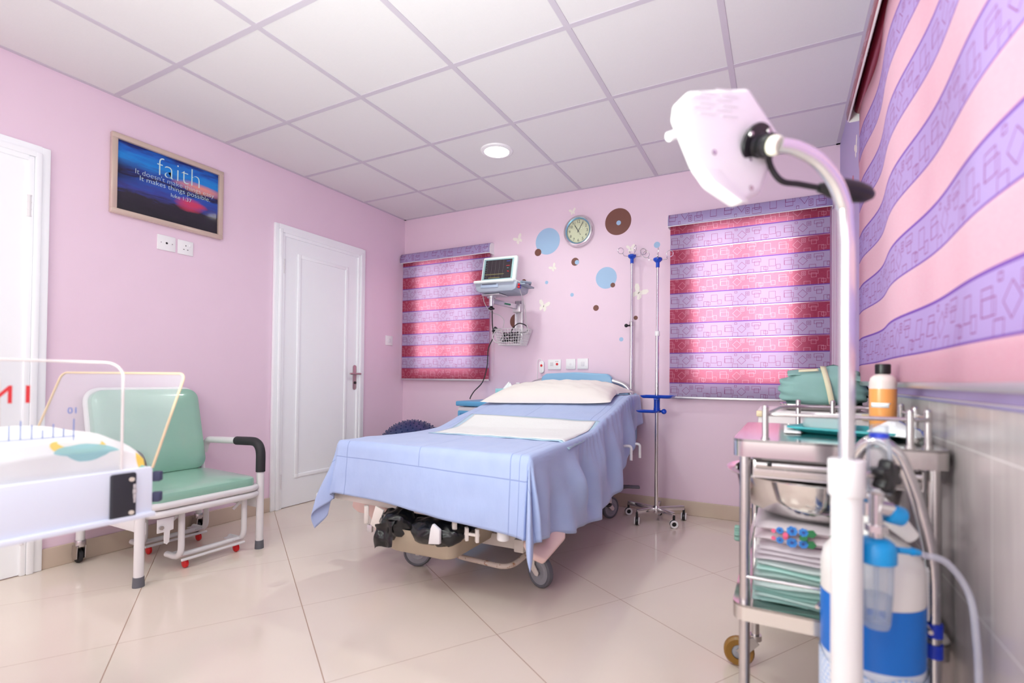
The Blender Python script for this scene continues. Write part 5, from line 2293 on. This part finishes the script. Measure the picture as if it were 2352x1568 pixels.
for k, (lb, zz, hh) in enumerate((('white plastic pack with blue flowers lying on the glove packets', .136, .026), ('white plastic pack with blue flowers directly under the steel basin', .163, .026))):
    m = MB(TM)
    z = ZS + zz

    def pk(i, j, up):
        u, v = 2 * i - 1, 2 * j - 1
        e = max(0, (1 - abs(u) ** 6) * (1 - abs(v) ** 14)) ** .5
        return (.200 + u * .155, .205 + v * .145 - .004 * k, z + hh / 2 + (hh / 2 if up else -hh / 2) * e + .0015 * math.sin(9 * u + 4 * v))
    m.grid(24, 16, lambda i, j: pk(i, j, 1))
    m.grid(24, 16, lambda i, j: pk(i, j, 0))
    bmesh.ops.remove_doubles(m.bm, verts=m.bm.verts, dist=.0004)
    o_ = tw(.215, .19, z)
    t = thing('flower_pack', lb, 'plastic pack', tuple(o_), TRZ, 'flowered plastic packs')
    m.build('wrapper', WRAP, t, ang=60)
    m = MB()
    F = TM @ frame((.192, .0595 - .004 * k, z + hh * .50), (1, 0, 0), (0, .22, .975), (0, -.975, .22))
    sg = 1 if k == 0 else -1
    for s in (-1, 1):
        flower(m, F, s * .040, sg * -.001, .011)
        flower(m, F, s * .064, sg * -.001, .013)
        flower(m, F, s * .090, sg * .001, .009)
        leaf(m, F, s * .012, .0 * sg, .026, 0 if s > 0 else PI)
        leaf(m, F, s * .03, .006 * sg, .022, .5 * sg if s > 0 else PI - .5 * sg)
        m.lathe([(0, .0008), (.006, .0008), (.0062, 0)], F @ Matrix.Translation((s * .078, .010 * sg, 0)), 8, mat=2)
        m.lathe([(0, .0008), (.005, .0008), (.0052, 0)], F @ Matrix.Translation((s * .104, .004 * sg, 0)), 8, mat=2)
    m.build('printed_flowers', INKS, t, smooth=False)

# basin
m = MB(TM @ Matrix.Translation((.182, .228, ZS + .190)))
m.lathe([(0, 0), (.10, 0), (.135, .004), (.165, .020), (.184, .055), (.192, .100), (.198, .103), (.216, .104), (.218, .106), (.216, .108), (.196, .107), (.189, .102), (.181, .056), (.162, .023), (.133, .007), (0, .004)], None, 56)
m.solo('steel_basin', STEEL_BRIGHT, 'large round stainless basin sitting on the flowered packs in the trolley', 'basin', tuple(tw(.175, .235, ZS + .19)))

# on the top shelf
m = MB(TM @ Matrix.Translation((.268, .28, ZT + .001)) @ Matrix.Rotation(math.radians(-22), 4, 'Z'))
dish(m, (0, 0, 0), .235, .165, .255, .185, .016, .025, .003, rim=.006)
m.solo('plastic_tray', TEAL, 'shallow teal plastic tray on the trolley top', 'tray', tuple(tw(.25, .275, ZT)))
m = MB(TM @ Matrix.Translation((.218, .315, ZT + .0055)) @ Matrix.Rotation(math.radians(-20), 4, 'Z'))
dish(m, (0, 0, 0), .120, .070, .135, .085, .042, .03, .0015, rim=.004)
m.solo('instrument_dish', mk('satin_bright_steel', (240, 239, 238), .35, .6), 'small stainless dish standing in the teal tray', 'dish', tuple(tw(.205, .275, ZT + .006)))
bp = tw(.337, .265, ZT + .0055)
t = thing('antiseptic_bottle', 'orange antiseptic bottle with black cap in the teal tray', 'bottle', tuple(bp))
m = MB(Matrix.Translation(bp))
m.lathe([(0, 0), (.026, 0), (.0295, .005), (.030, .090), (.0302, .118)], None, 32)
m.build('liquid_part', ORANGE_LIQ, t)
m = MB(Matrix.Translation(bp))
m.lathe([(.0302, .118), (.0300, .134), (.027, .146), (.020, .153), (.014, .155), (.0135, .160), (0, .160)], None, 32)
m.build('shoulder', BOTTLE_CLEAR, t)
m = MB(Matrix.Translation(bp))
m.cyl((0, 0, .156), (0, 0, .182), .0165, n=28, bev=.001)
for k in range(28):
    a = k * 2 * PI / 28
    m.box((.0166 * math.cos(a), .0166 * math.sin(a), .169), (.0012, .0018, .022), rot=(0, 0, a))
m.build('cap', BLACK, t)
m = MB(Matrix.Translation(bp))
va = math.atan2(-3.692 - bp.y, 3.214 - bp.x)
m.grid(10, 2, lambda i, j: (.0306 * math.cos(va - .95 + 1.55 * i - .22 * (1 - j) * (i > .95)), .0306 * math.sin(va - .95 + 1.55 * i), .070 + .012 * j))
o = m.build('label_strip', PAPER, t, recalc=False)
o.modifiers.new('thickness', 'SOLIDIFY').thickness = .0006
m = MB(TM @ Matrix.Translation((.352, .190, ZT + .0075)) @ Matrix.Rotation(math.radians(-30), 4, 'Z'))


def sachet(i, j, up):
    u, v = 2 * i - 1, 2 * j - 1
    e = max(0, (1 - abs(u) ** 3) * (1 - abs(v) ** 3)) ** .7
    return (u * .055, v * .04, .004 + (.030 if up else -.001) * e + .006 * math.sin(5 * u + 2) * e)


def sachet_mat():
    m, nt, p = new_mat('blue_white_sachet')
    u, v, _ = nt.xyz(nt.coord('UV'))
    n = nt.noise(nt.coord('UV'), 14, 2)
    b = nt.m('MULTIPLY', nt.sst(nt.m('SUBTRACT', 1, v), .48, .5), nt.sst(nt.m('ABSOLUTE', nt.m('SUBTRACT', n, .55)), .30, .06))
    top = nt.sst(nt.m('SUBTRACT', 1, v), .45, .47)
    c = nt.mix(top, lin((240, 240, 244)), lin((30, 84, 214)))
    c = nt.mix(nt.m('MULTIPLY', top, nt.sst(nt.m('SUBTRACT', 1, n), .42, .46)), c, lin((230, 236, 246)))
    nt.l.new(c, p.inputs['Base Color'])
    p.inputs['Roughness'].default_value = .35
    nt.l.new(nt.bump(nt.noise(nt.coord('UV'), 16, 3), .5, .01), p.inputs['Normal'])
    return m


m.grid(20, 16, lambda i, j: sachet(i, j, 1), uv=lambda i, j: (i, j))
m.grid(20, 16, lambda i, j: sachet(i, j, 0), uv=lambda i, j: (i, j * .3))
bmesh.ops.remove_doubles(m.bm, verts=m.bm.verts, dist=.0004)
m.solo('wipes_sachet', sachet_mat(), 'crumpled blue and white sachet beside the orange bottle', 'sachet', tuple(tw(.35, .15, ZT + .007)), ang=60)
m = MB(TM)
m.grid(6, 10, lambda i, j: (.110 + .04 * i, .20 + .2 * j, ZT + .002 + .006 * j + .003 * math.sin(j * 6)))
o = m.solo('paper_strip', PAPER, 'folded white paper lying left of the teal tray', 'paper', tuple(tw(.14, .26, ZT)))
o.modifiers.new('thickness', 'SOLIDIFY').thickness = .001

# ------------------------------------------------------------------ white cabinet behind the trolley with tray and wrapped bundle
KX0, KX1, KY0, KY1, KZ = 3.135, 3.515, -1.47, -1.05, .838
t = thing('white_cabinet', 'white metal cabinet with cream corners behind the trolley', 'cabinet', ((KX0 + KX1) / 2, (KY0 + KY1) / 2, 0))
kx, ky = (KX0 + KX1) / 2, (KY0 + KY1) / 2
m = MB()
m.box((kx, ky, .45), (KX1 - KX0, KY1 - KY0, .74), .006)
m.build('body', mk('cabinet_white', (214, 206, 208), .4, var=.02), t)
m = MB()
m.box((kx, ky, KZ - .010), (KX1 - KX0 + .01, KY1 - KY0 + .01, .020), .005)
m.build('top', mk('cabinet_top_white', (226, 220, 220), .35, var=.02), t)
for x in (KX0 + .012, KX1 - .012):
    m = MB()
    m.box((x, KY0 - .002, KZ - .012), (.036, .02, .024), .004)
    m.build('corner_cap', mk('cream_corner', (222, 204, 168), .4), t)
m = MB()
m.box((kx, KY0 - .004, .42), (KX1 - KX0 - .05, .010, .66), .003)
dd = m.build('door', mk('cabinet_white', (214, 206, 208), .4, var=.02), t)
m = MB()
m.tube(fillet([(KX0 + .05, KY0 - .008, .55), (KX0 + .05, KY0 - .03, .55), (KX0 + .05, KY0 - .03, .43), (KX0 + .05, KY0 - .008, .43)], .01), .004, 8)
m.build('handle', STEEL, dd)
for sx in (-1, 1):
    for sy in (-1, 1):
        m = MB()
        m.cyl((kx + sx * .15, ky + sy * .16, 0), (kx + sx * .15, ky + sy * .16, .085), .016, n=14)
        m.build('foot', GREY_RUBBER, t)
m = MB()
dish(m, (3.365, -1.30, KZ + .001), .262, .185, .285, .205, .026, .03, .002, rim=.008)
m.solo('steel_tray', STEEL_BRIGHT, 'shallow stainless tray on the white cabinet under a wrapped bundle', 'tray', (3.365, -1.30, KZ))
t = thing('wrapped_bundle', 'sterile bundle wrapped in green cloth and tape on a steel tray', 'bundle', (3.366, -1.30, KZ + .005))


def bundle_pt(i, j):
    a = i * 2 * PI
    b = (j - .5) * PI
    cu, su = math.copysign(abs(math.cos(a)) ** .7, math.cos(a)), math.copysign(abs(math.sin(a)) ** .7, math.sin(a))
    cb, sb = abs(math.cos(b)) ** .55, math.copysign(abs(math.sin(b)) ** .8, math.sin(b))
    x, y, z = .158 * cu * cb * (1.0 - .10 * max(0, sb)), .10 * su * cb, .078 * sb
    p = Vector((3.366 + x, -1.30 + y, KZ + .088 + z + .012 * math.exp(-((x - .05) / .07) ** 2) * max(0, sb)))
    # folds running round the ends and along the top
    k = .006 * math.sin(11 * z / .06 + 2.5 * a) * abs(cu) ** 3 + .005 * math.sin(60 * x + 30 * y) * max(0, sb)
    return p + Vector((cu, su, sb)) * k + crumple(p, 16, .007)


m = MB()
m.grid(90, 40, bundle_pt)
bmesh.ops.remove_doubles(m.bm, verts=m.bm.verts, dist=.0006)
m.build('cloth', GREEN_CLOTH, t, ang=70)
# overlapping fold of cloth across the top and right
m = MB()


def flap(i, j):
    x = -.125 + .28 * i
    top = .172 - .045 * max(0, (i - .62) / .38) ** 1.4 - .012 * (1 - i) + .004 * math.sin(14 * i)
    yy = -.100 + .175 * j
    drop = .020 * max(0, 1 - j * 4) + .02 * max(0, j - .7)
    return Vector((3.366 + x, -1.30 + yy * .8, KZ + .005 + top - drop - .002)) + crumple((x, yy, 2), 15, .005)


m.grid(36, 14, flap)
o = m.build('folded_flap', GREEN_CLOTH, t, ang=70)
o.modifiers.new('thickness', 'SOLIDIFY').thickness = .004
m = MB()
m.grid(3, 16, lambda i, j: (3.366 + .002 + .020 * i + .018 * (1 - j) * 1.0 - (.01 * j), -1.412 + .055 * j ** 3 - .010 * math.sin(PI * min(1, j * 1.1)), KZ + .03 + .152 * j))
o = m.build('tape', TAPE, t, recalc=False)
o.modifiers.new('thickness', 'SOLIDIFY').thickness = .0015
m = MB()
m.grid(8, 3, lambda i, j: (3.366 - .085 + .07 * i, -1.392 + .006 * j, KZ + .158 + .010 * j + .004 * i))
o = m.build('upper_tape', TAPE, t, recalc=False)
o.modifiers.new('thickness', 'SOLIDIFY').thickness = .0015

# ------------------------------------------------------------------ oxygen cylinder with its cart
OX, OY = 3.371, -2.530
t = thing('oxygen_cylinder', 'white and blue oxygen cylinder with regulator in front of the trolley', 'gas cylinder', (OX, OY, 0))
OXY = t
m = MB(Matrix.Translation((OX, OY, 0)))
r_ = .084
m.lathe([(0, .03), (.066, .03), (r_, .05), (r_, .44)], None, 48)
m.build('sleeve_body', mk('pale_cylinder_paint', (214, 222, 236), .4, var=.03), t)
m = MB(Matrix.Translation((OX, OY, 0)))
m.lathe([(r_ + .0005, .44), (r_ + .0005, .552)], None, 48)
m.build('blue_band', CYL_BLUE, t)
m = MB(Matrix.Translation((OX, OY, 0)))
m.lathe([(r_, .552), (r_, .60), (.079, .628), (.064, .648), (.044, .661), (.030, .668), (.022, .69), (.018, .70), (0, .70)], None, 48)
m.build('shoulder', CYL_WHITE, t)
# woven net sleeve round the lower half
net, nt, p = new_mat('blue_net_sleeve')
x_, y_, z_ = nt.xyz(nt.coord('UV'))
q = nt.m('MULTIPLY', nt.sst(nt.m('PINGPONG', nt.m('ADD', x_, nt.m('MULTIPLY', y_, .5)), .5), .20, .26), nt.sst(nt.m('PINGPONG', y_, .5), .24, .30))
nt.l.new(nt.mix(q, lin((222, 230, 244)), lin((110, 166, 230))), p.inputs['Base Color'])
p.inputs['Roughness'].default_value = .7
m = MB(Matrix.Translation((OX, OY, 0)))
m.grid(49, 12, lambda i, j: ((r_ + .0025) * math.cos(i * 2 * PI), (r_ + .0025) * math.sin(i * 2 * PI), .06 + .37 * j + .006 * math.sin(i * 40) * (j > .95)), uv=lambda i, j: (i * 52, j * 36))
o = m.build('net_sleeve', net, t)
m = MB()
m.cyl((OX, OY, .70), (OX, OY, .735), .014, n=18)
m.box((OX, OY, .742), (.04, .032, .034), .005)
m.build('valve', CHROME, t)
# flow meter and humidifier stand on the viewer's side of the valve
HX, HY_ = 3.362, -2.650
m = MB()
m.tube([(OX, OY, .742), (HX, HY_, .742)], .009, 12)
m.cyl((HX, HY_, .690), (HX, HY_, .765), .011, n=16)
m.cyl((HX, HY_, .700), (HX, HY_, .712), .017, n=6)
m.build('regulator_stem', CHROME, t)
m = MB()
m.cyl((HX, HY_, .742), (HX + .022, HY_ + .008, .737), .0135, n=18)
m.build('knob_shaft', CHROME, t)
m = MB()
m.cyl((HX + .016, HY_ + .006, .733), (HX + .040, HY_ + .017, .726), .0165, n=22, bev=.003)
m.build('flow_knob', FLOW_BLUE, t)
m = MB()
m.lathe([(.016, 0), (.020, .004), (.0185, .08), (.014, .10), (.0135, .118), (0, .120), ], Matrix.Translation((HX + .004, HY_, .765)), 24)
m.build('flow_tube', CLEAR, t)
m = MB()
m.lathe([(.0145, .096), (.0145, .104), (.0135, .105)], Matrix.Translation((HX + .004, HY_, .765)), 24)
m.build('flow_band', mk('deep_blue_print', (40, 70, 214), .3), t)
m = MB(Matrix.Translation((HX, HY_, 0)))
m.lathe([(0, .690), (.018, .689), (.027, .682), (.030, .676), (.030, .650), (.027, .648), (0, .648)], None, 30)
m.tube([(.030, .004, .672), (.052, .016, .669)], .0055, 10)
m.tube([(.052, .016, .669), (.064, .023, .667)], [.007, .005], 10)
m.build('humidifier_cap', FLOW_BLUE, t)
m = MB(Matrix.Translation((HX, HY_, 0)))
m.lathe([(.026, .650), (.025, .60), (.021, .545), (.019, .538), (0, .537)], None, 30)
m.build('humidifier_jar', CLEAR, t)
m = MB(Matrix.Translation((HX, HY_, 0)))
m.cyl((0, 0, .545), (0, 0, .648), .004, n=10)
m.lathe([(0, .592), (.0225, .592), (.0195, .548), (0, .546)], None, 26)
m.build('jar_water', glassy('jar_water', (214, 224, 240), .3), t)
m = MB()
m.tube([(OX + .006, OY - .030, .728), (OX + .034, OY - .026, .700), (OX + .060, OY - .018, .672)], [.019, .018, .013], 16)
m.build('white_collar', CYL_WHITE, t)
m = MB()
pts = [(HX + .060, HY_ + .022, .667), (3.432, -2.618, .662), (3.470, -2.600, .648), (3.503, -2.585, .594), (3.511, -2.588, .520), (3.513, -2.592, .440), (3.511, -2.60, .30), (3.512, -2.62, .16), (3.49, -2.66, .02)]
m.tube(smooth_path(pts, 8), .0052, 12)
m.solo('oxygen_tube', glassy('milky_tube', (226, 226, 240), .75, .2), 'clear oxygen tube curving from the humidifier down the tiled wall', 'tube', (3.47, -2.6, .648))
t = thing('cylinder_cart', 'chrome cart with arched handle holding the oxygen cylinder', 'cart', (OX, OY + .03, 0))
m = MB()
hp_ = [(3.330, -2.428, .06), (3.332, -2.428, .60), (3.352, -2.435, .78), (3.382, -2.462, .838), (3.416, -2.466, .822), (3.437, -2.462, .784), (3.464, -2.455, .693), (3.480, -2.455, .596), (3.482, -2.455, .46), (3.482, -2.455, .06)]
m.tube(smooth_path(hp_, 7), .0122, 14)
m.build('handle', CHROME, t)
for z in (.475, .435):
    m = MB()
    m.cyl((3.482, -2.455, z - .013), (3.482, -2.455, z + .013), .0155, n=18)
    m.build('blue_band', mk('cobalt_band', (34, 64, 206), .4), t)
m = MB()
for z in (.30, .50):
    m.tube([(OX + .090 * math.cos(a), OY + .090 * math.sin(a), z) for a in [-.1 + k * .26 for k in range(13)]], .004, 8)
m.box((OX, OY + .01, .020), (.22, .20, .012), .004)
m.build('cradle', STEEL, t)
for sx in (-1, 1):
    m = MB()
    m.lathe([(0, -.010), (.03, -.010), (.036, -.006), (.036, .006), (.03, .010), (0, .010)], frame((OX + sx * .095, OY + .125, .036), (0, 1, 0), (0, 0, 1), (1, 0, 0)), 22)
    m.bar((OX + sx * .08, OY + .1, .022), (OX + sx * .095, OY + .125, .036), .01, .01)
    m.build('wheel', BLACK_RUBBER, t)
m = MB()
m.tube([(3.466, -2.478, .60), (3.467, -2.480, .50)], .0042, 8)
for k in range(14):
    m.cyl((3.4665, -2.479, .592 - k * .0066), (3.4665, -2.479, .595 - k * .0066), .0055, n=8)
m.solo('ribbed_strap', WHITE_PLASTIC, 'white ribbed strap hanging beside the arched cart handle', 'strap', (3.466, -2.478, .6))

# ------------------------------------------------------------------ examination lamp in the right foreground
PXY = Vector((3.315, -2.69, 0))
t = thing('examination_lamp', 'white examination lamp on a curved chrome pole in the foreground', 'lamp', (PXY.x, PXY.y, 0))
m = MB()
m.tube(fillet([(PXY.x, PXY.y, .78), (3.3155, -2.689, 1.194)], .01) + smooth_path([(3.3115, -2.698, 1.251), (3.296, -2.719, 1.291), (3.269, -2.748, 1.322), (3.237, -2.772, 1.339), (3.2125, -2.785, 1.3445)], 6), .0123, 18)
m.build('chrome_pole', mk('bright_satin_chrome', (230, 229, 232), .24, .9, var=.02), t)
m = MB()
m.cyl((PXY.x, PXY.y, .06), (PXY.x, PXY.y, .770), .0235, n=28)
m.build('white_column', WHITE_PLASTIC, t)
m = MB()
m.cyl((PXY.x, PXY.y, .764), (PXY.x, PXY.y, .826), .0278, n=30, bev=.003)
cl_ = m.build('clamp_collar', WHITE_PLASTIC, t)
m = MB()
kd = Vector((.85, .25, -.05)).normalized()
ko = Vector((PXY.x, PXY.y, .803))
m.cyl(ko + kd * .024, ko + kd * .046, .006, n=12)
m.build('clamp_screw', STEEL, cl_)
m = MB()
kf = axis_frame(ko + kd * .042, ko + kd * .07)
kn = Vector((.457, -.889, 0)) * .85 + kd * .4
kf = axis_frame(ko + kd * .060 - kn * .010, ko + kd * .060 + kn * .012)
star = [((.0235 + .0050 * math.cos(6 * a)) * math.cos(a), (.0235 + .0050 * math.cos(6 * a)) * math.sin(a)) for a in [PI * 2 * k / 60 for k in range(60)]]
m.prism(star, kf, .022, .004)
m.build('star_knob', BLACK, cl_)
m = MB()
for k in range(4):
    a = math.radians(29 + 90 * k)
    m.bar((PXY.x, PXY.y, .062), (PXY.x + .21 * math.cos(a), PXY.y + .21 * math.sin(a), .055), .03, .024, .006)
m.build('base', WHITE_METAL, t)
for k in range(4):
    a = math.radians(29 + 90 * k)
    m = MB()
    c = Vector((PXY.x + .20 * math.cos(a), PXY.y + .20 * math.sin(a), .022))
    m.cyl(c - Vector((0, .009, 0)), c + Vector((0, .009, 0)), .022, n=18)
    m.cyl(c, c + Vector((0, 0, .026)), .005, n=10)
    m.build('castor', BLACK_RUBBER, t)
LO = Vector((3.177, -2.761, 1.359))
LN = Vector((.739, -.673, 0)).normalized()      # face normal, towards the room side
LU = Vector((.673, .739, 0)).normalized()
LF = frame(LO, LU, (0, 0, 1), LN)
outline = [(-.1731, .0374), (-.142, .070), (-.0156, .1018), (.0585, .0292), (.0122, -.0758), (-.0326, -.1036), (-.0975, -.077), (-.1275, -.0473)]
m = MB()
b = bmesh.new()
cen = Vector((sum(p[0] for p in outline) / 8, sum(p[1] for p in outline) / 8, 0))


def ring_(k, z, ins):
    out = []
    for x, y in outline:
        q = Vector((x, y, 0))
        q = cen + (q - cen) * k
        out.append(b.verts.new((q.x - .62 * z, q.y - .26 * z, z)))
    return out


rr_ = [ring_(.93, .0, 0), ring_(1.0, -.010, 0), ring_(.97, -.065, 0), ring_(.80, -.095, 0)]
b.faces.new(rr_[0])
b.faces.new(rr_[-1][::-1])
for A, Bq in zip(rr_, rr_[1:]):
    for k in range(8):
        b.faces.new((A[k], Bq[k], Bq[(k + 1) % 8], A[(k + 1) % 8]))
bmesh.ops.recalc_face_normals(b, faces=b.faces)
bmesh.ops.bevel(b, geom=b.edges[:], offset=.005, segments=3, affect='EDGES', profile=.5)
m.merge(b, LF)
hd = m.build('lamp_head', mk('lamp_white_plastic', (240, 240, 238), .3, var=.01), t)
m = MB(LF)
for k in range(6):
    for q in range(2):
        y = .078 - k * .0085 + (q * .002)
        x0 = -.116 + q * .045 + (k % 2) * .012
        if k == 0 and q == 0:
            continue
        m.box((x0, y + x0 * .05 + .006, -.0006 + .0012), (.034, .0018, .0012), rot=(0, 0, .13))
m.build('vent_slots', mk('vent_shadow', (236, 236, 235), .5), hd)
m = MB(LF)
for x, y in ((-.0907, -.0254), (-.0119, -.0792 + .006)):
    m.cyl((x, y, -.002), (x, y, .0015), .0042, n=14)
m.build('head_screw', STEEL, hd)
m = MB(LF)
m.cyl((-.150, .004, -.020), (-.166, -.004, -.020), .007, n=16)
m.build('side_switch', WHITE_PLASTIC, hd)
m = MB(LF)
m.prism([(-.115, -.052), (-.082, -.052), (-.016, -.098), (-.032, -.100), (-.092, -.074)], Matrix.Translation((0, 0, -.004)), .0055, .0015)
m.build('lower_rib', mk('lamp_white_plastic', (240, 240, 238), .3, var=.01), hd)
# swivel: black flange with screws, ribbed neck and a cream collar on the pole end
sa = Vector((.93, .30, -.02)).normalized()
sd = Vector((.766, -.505, -.35)).normalized()
fo_ = LF @ Vector((.0, .0, .003))
m = MB()
ff = axis_frame(fo_ - sd * .004, fo_ + sd * .03)
m.lathe([(0, 0), (.036, 0), (.037, .003), (.036, .006), (.021, .007), (.018, .010), (.0195, .019), (.0175, .021), (.0175, .024), (.0195, .026), (.0195, .031), (0, .031)], ff, 32)
fl_ = m.build('swivel_flange', BLACK, hd)
m = MB()
for k in range(4):
    a = .5 + k * PI / 2
    m.lathe([(0, .0095), (.004, .0085), (.005, .006)], ff @ Matrix.Translation((.029 * math.cos(a), .029 * math.sin(a), 0)), 12)
m.build('flange_screw', STEEL, fl_)
m = MB()
m.lathe([(0, .030), (.015, .030), (.0165, .035), (.0155, .043), (.012, .047), (0, .047)], ff, 24)
m.build('cream_collar', mk('cream_plastic', (236, 230, 214), .35), t)
# handle: black rod from the neck and a moulded grip
aw = Vector((-.457, .889, 0))
rt = Vector((.889, .457, 0))
g0 = fo_ + sd * .022


def gp(x, z, d=0.):
    return LO + rt * x + Vector((0, 0, z)) + aw * d


m = MB()
m.tube(smooth_path([g0, gp(.028, -.026, .01), gp(.050, -.052, .015), (gp(.085, -.056, .02)), gp(.125, -.062, .022)], 6), .0052, 12)
m.build('handle_rod', BLACK, t)
m = MB()
m.tube([gp(.120, -.061, .022), gp(.130, -.062, .022), gp(.140, -.062, .022), gp(.160, -.063, .023), gp(.185, -.067, .024), (gp(.205, -.071, .024)), gp(.216, -.073, .024)],
       [.008, .0105, .0155, .019, .0185, .015, .007], 18)
m.build('handle_grip', BLACK, t)
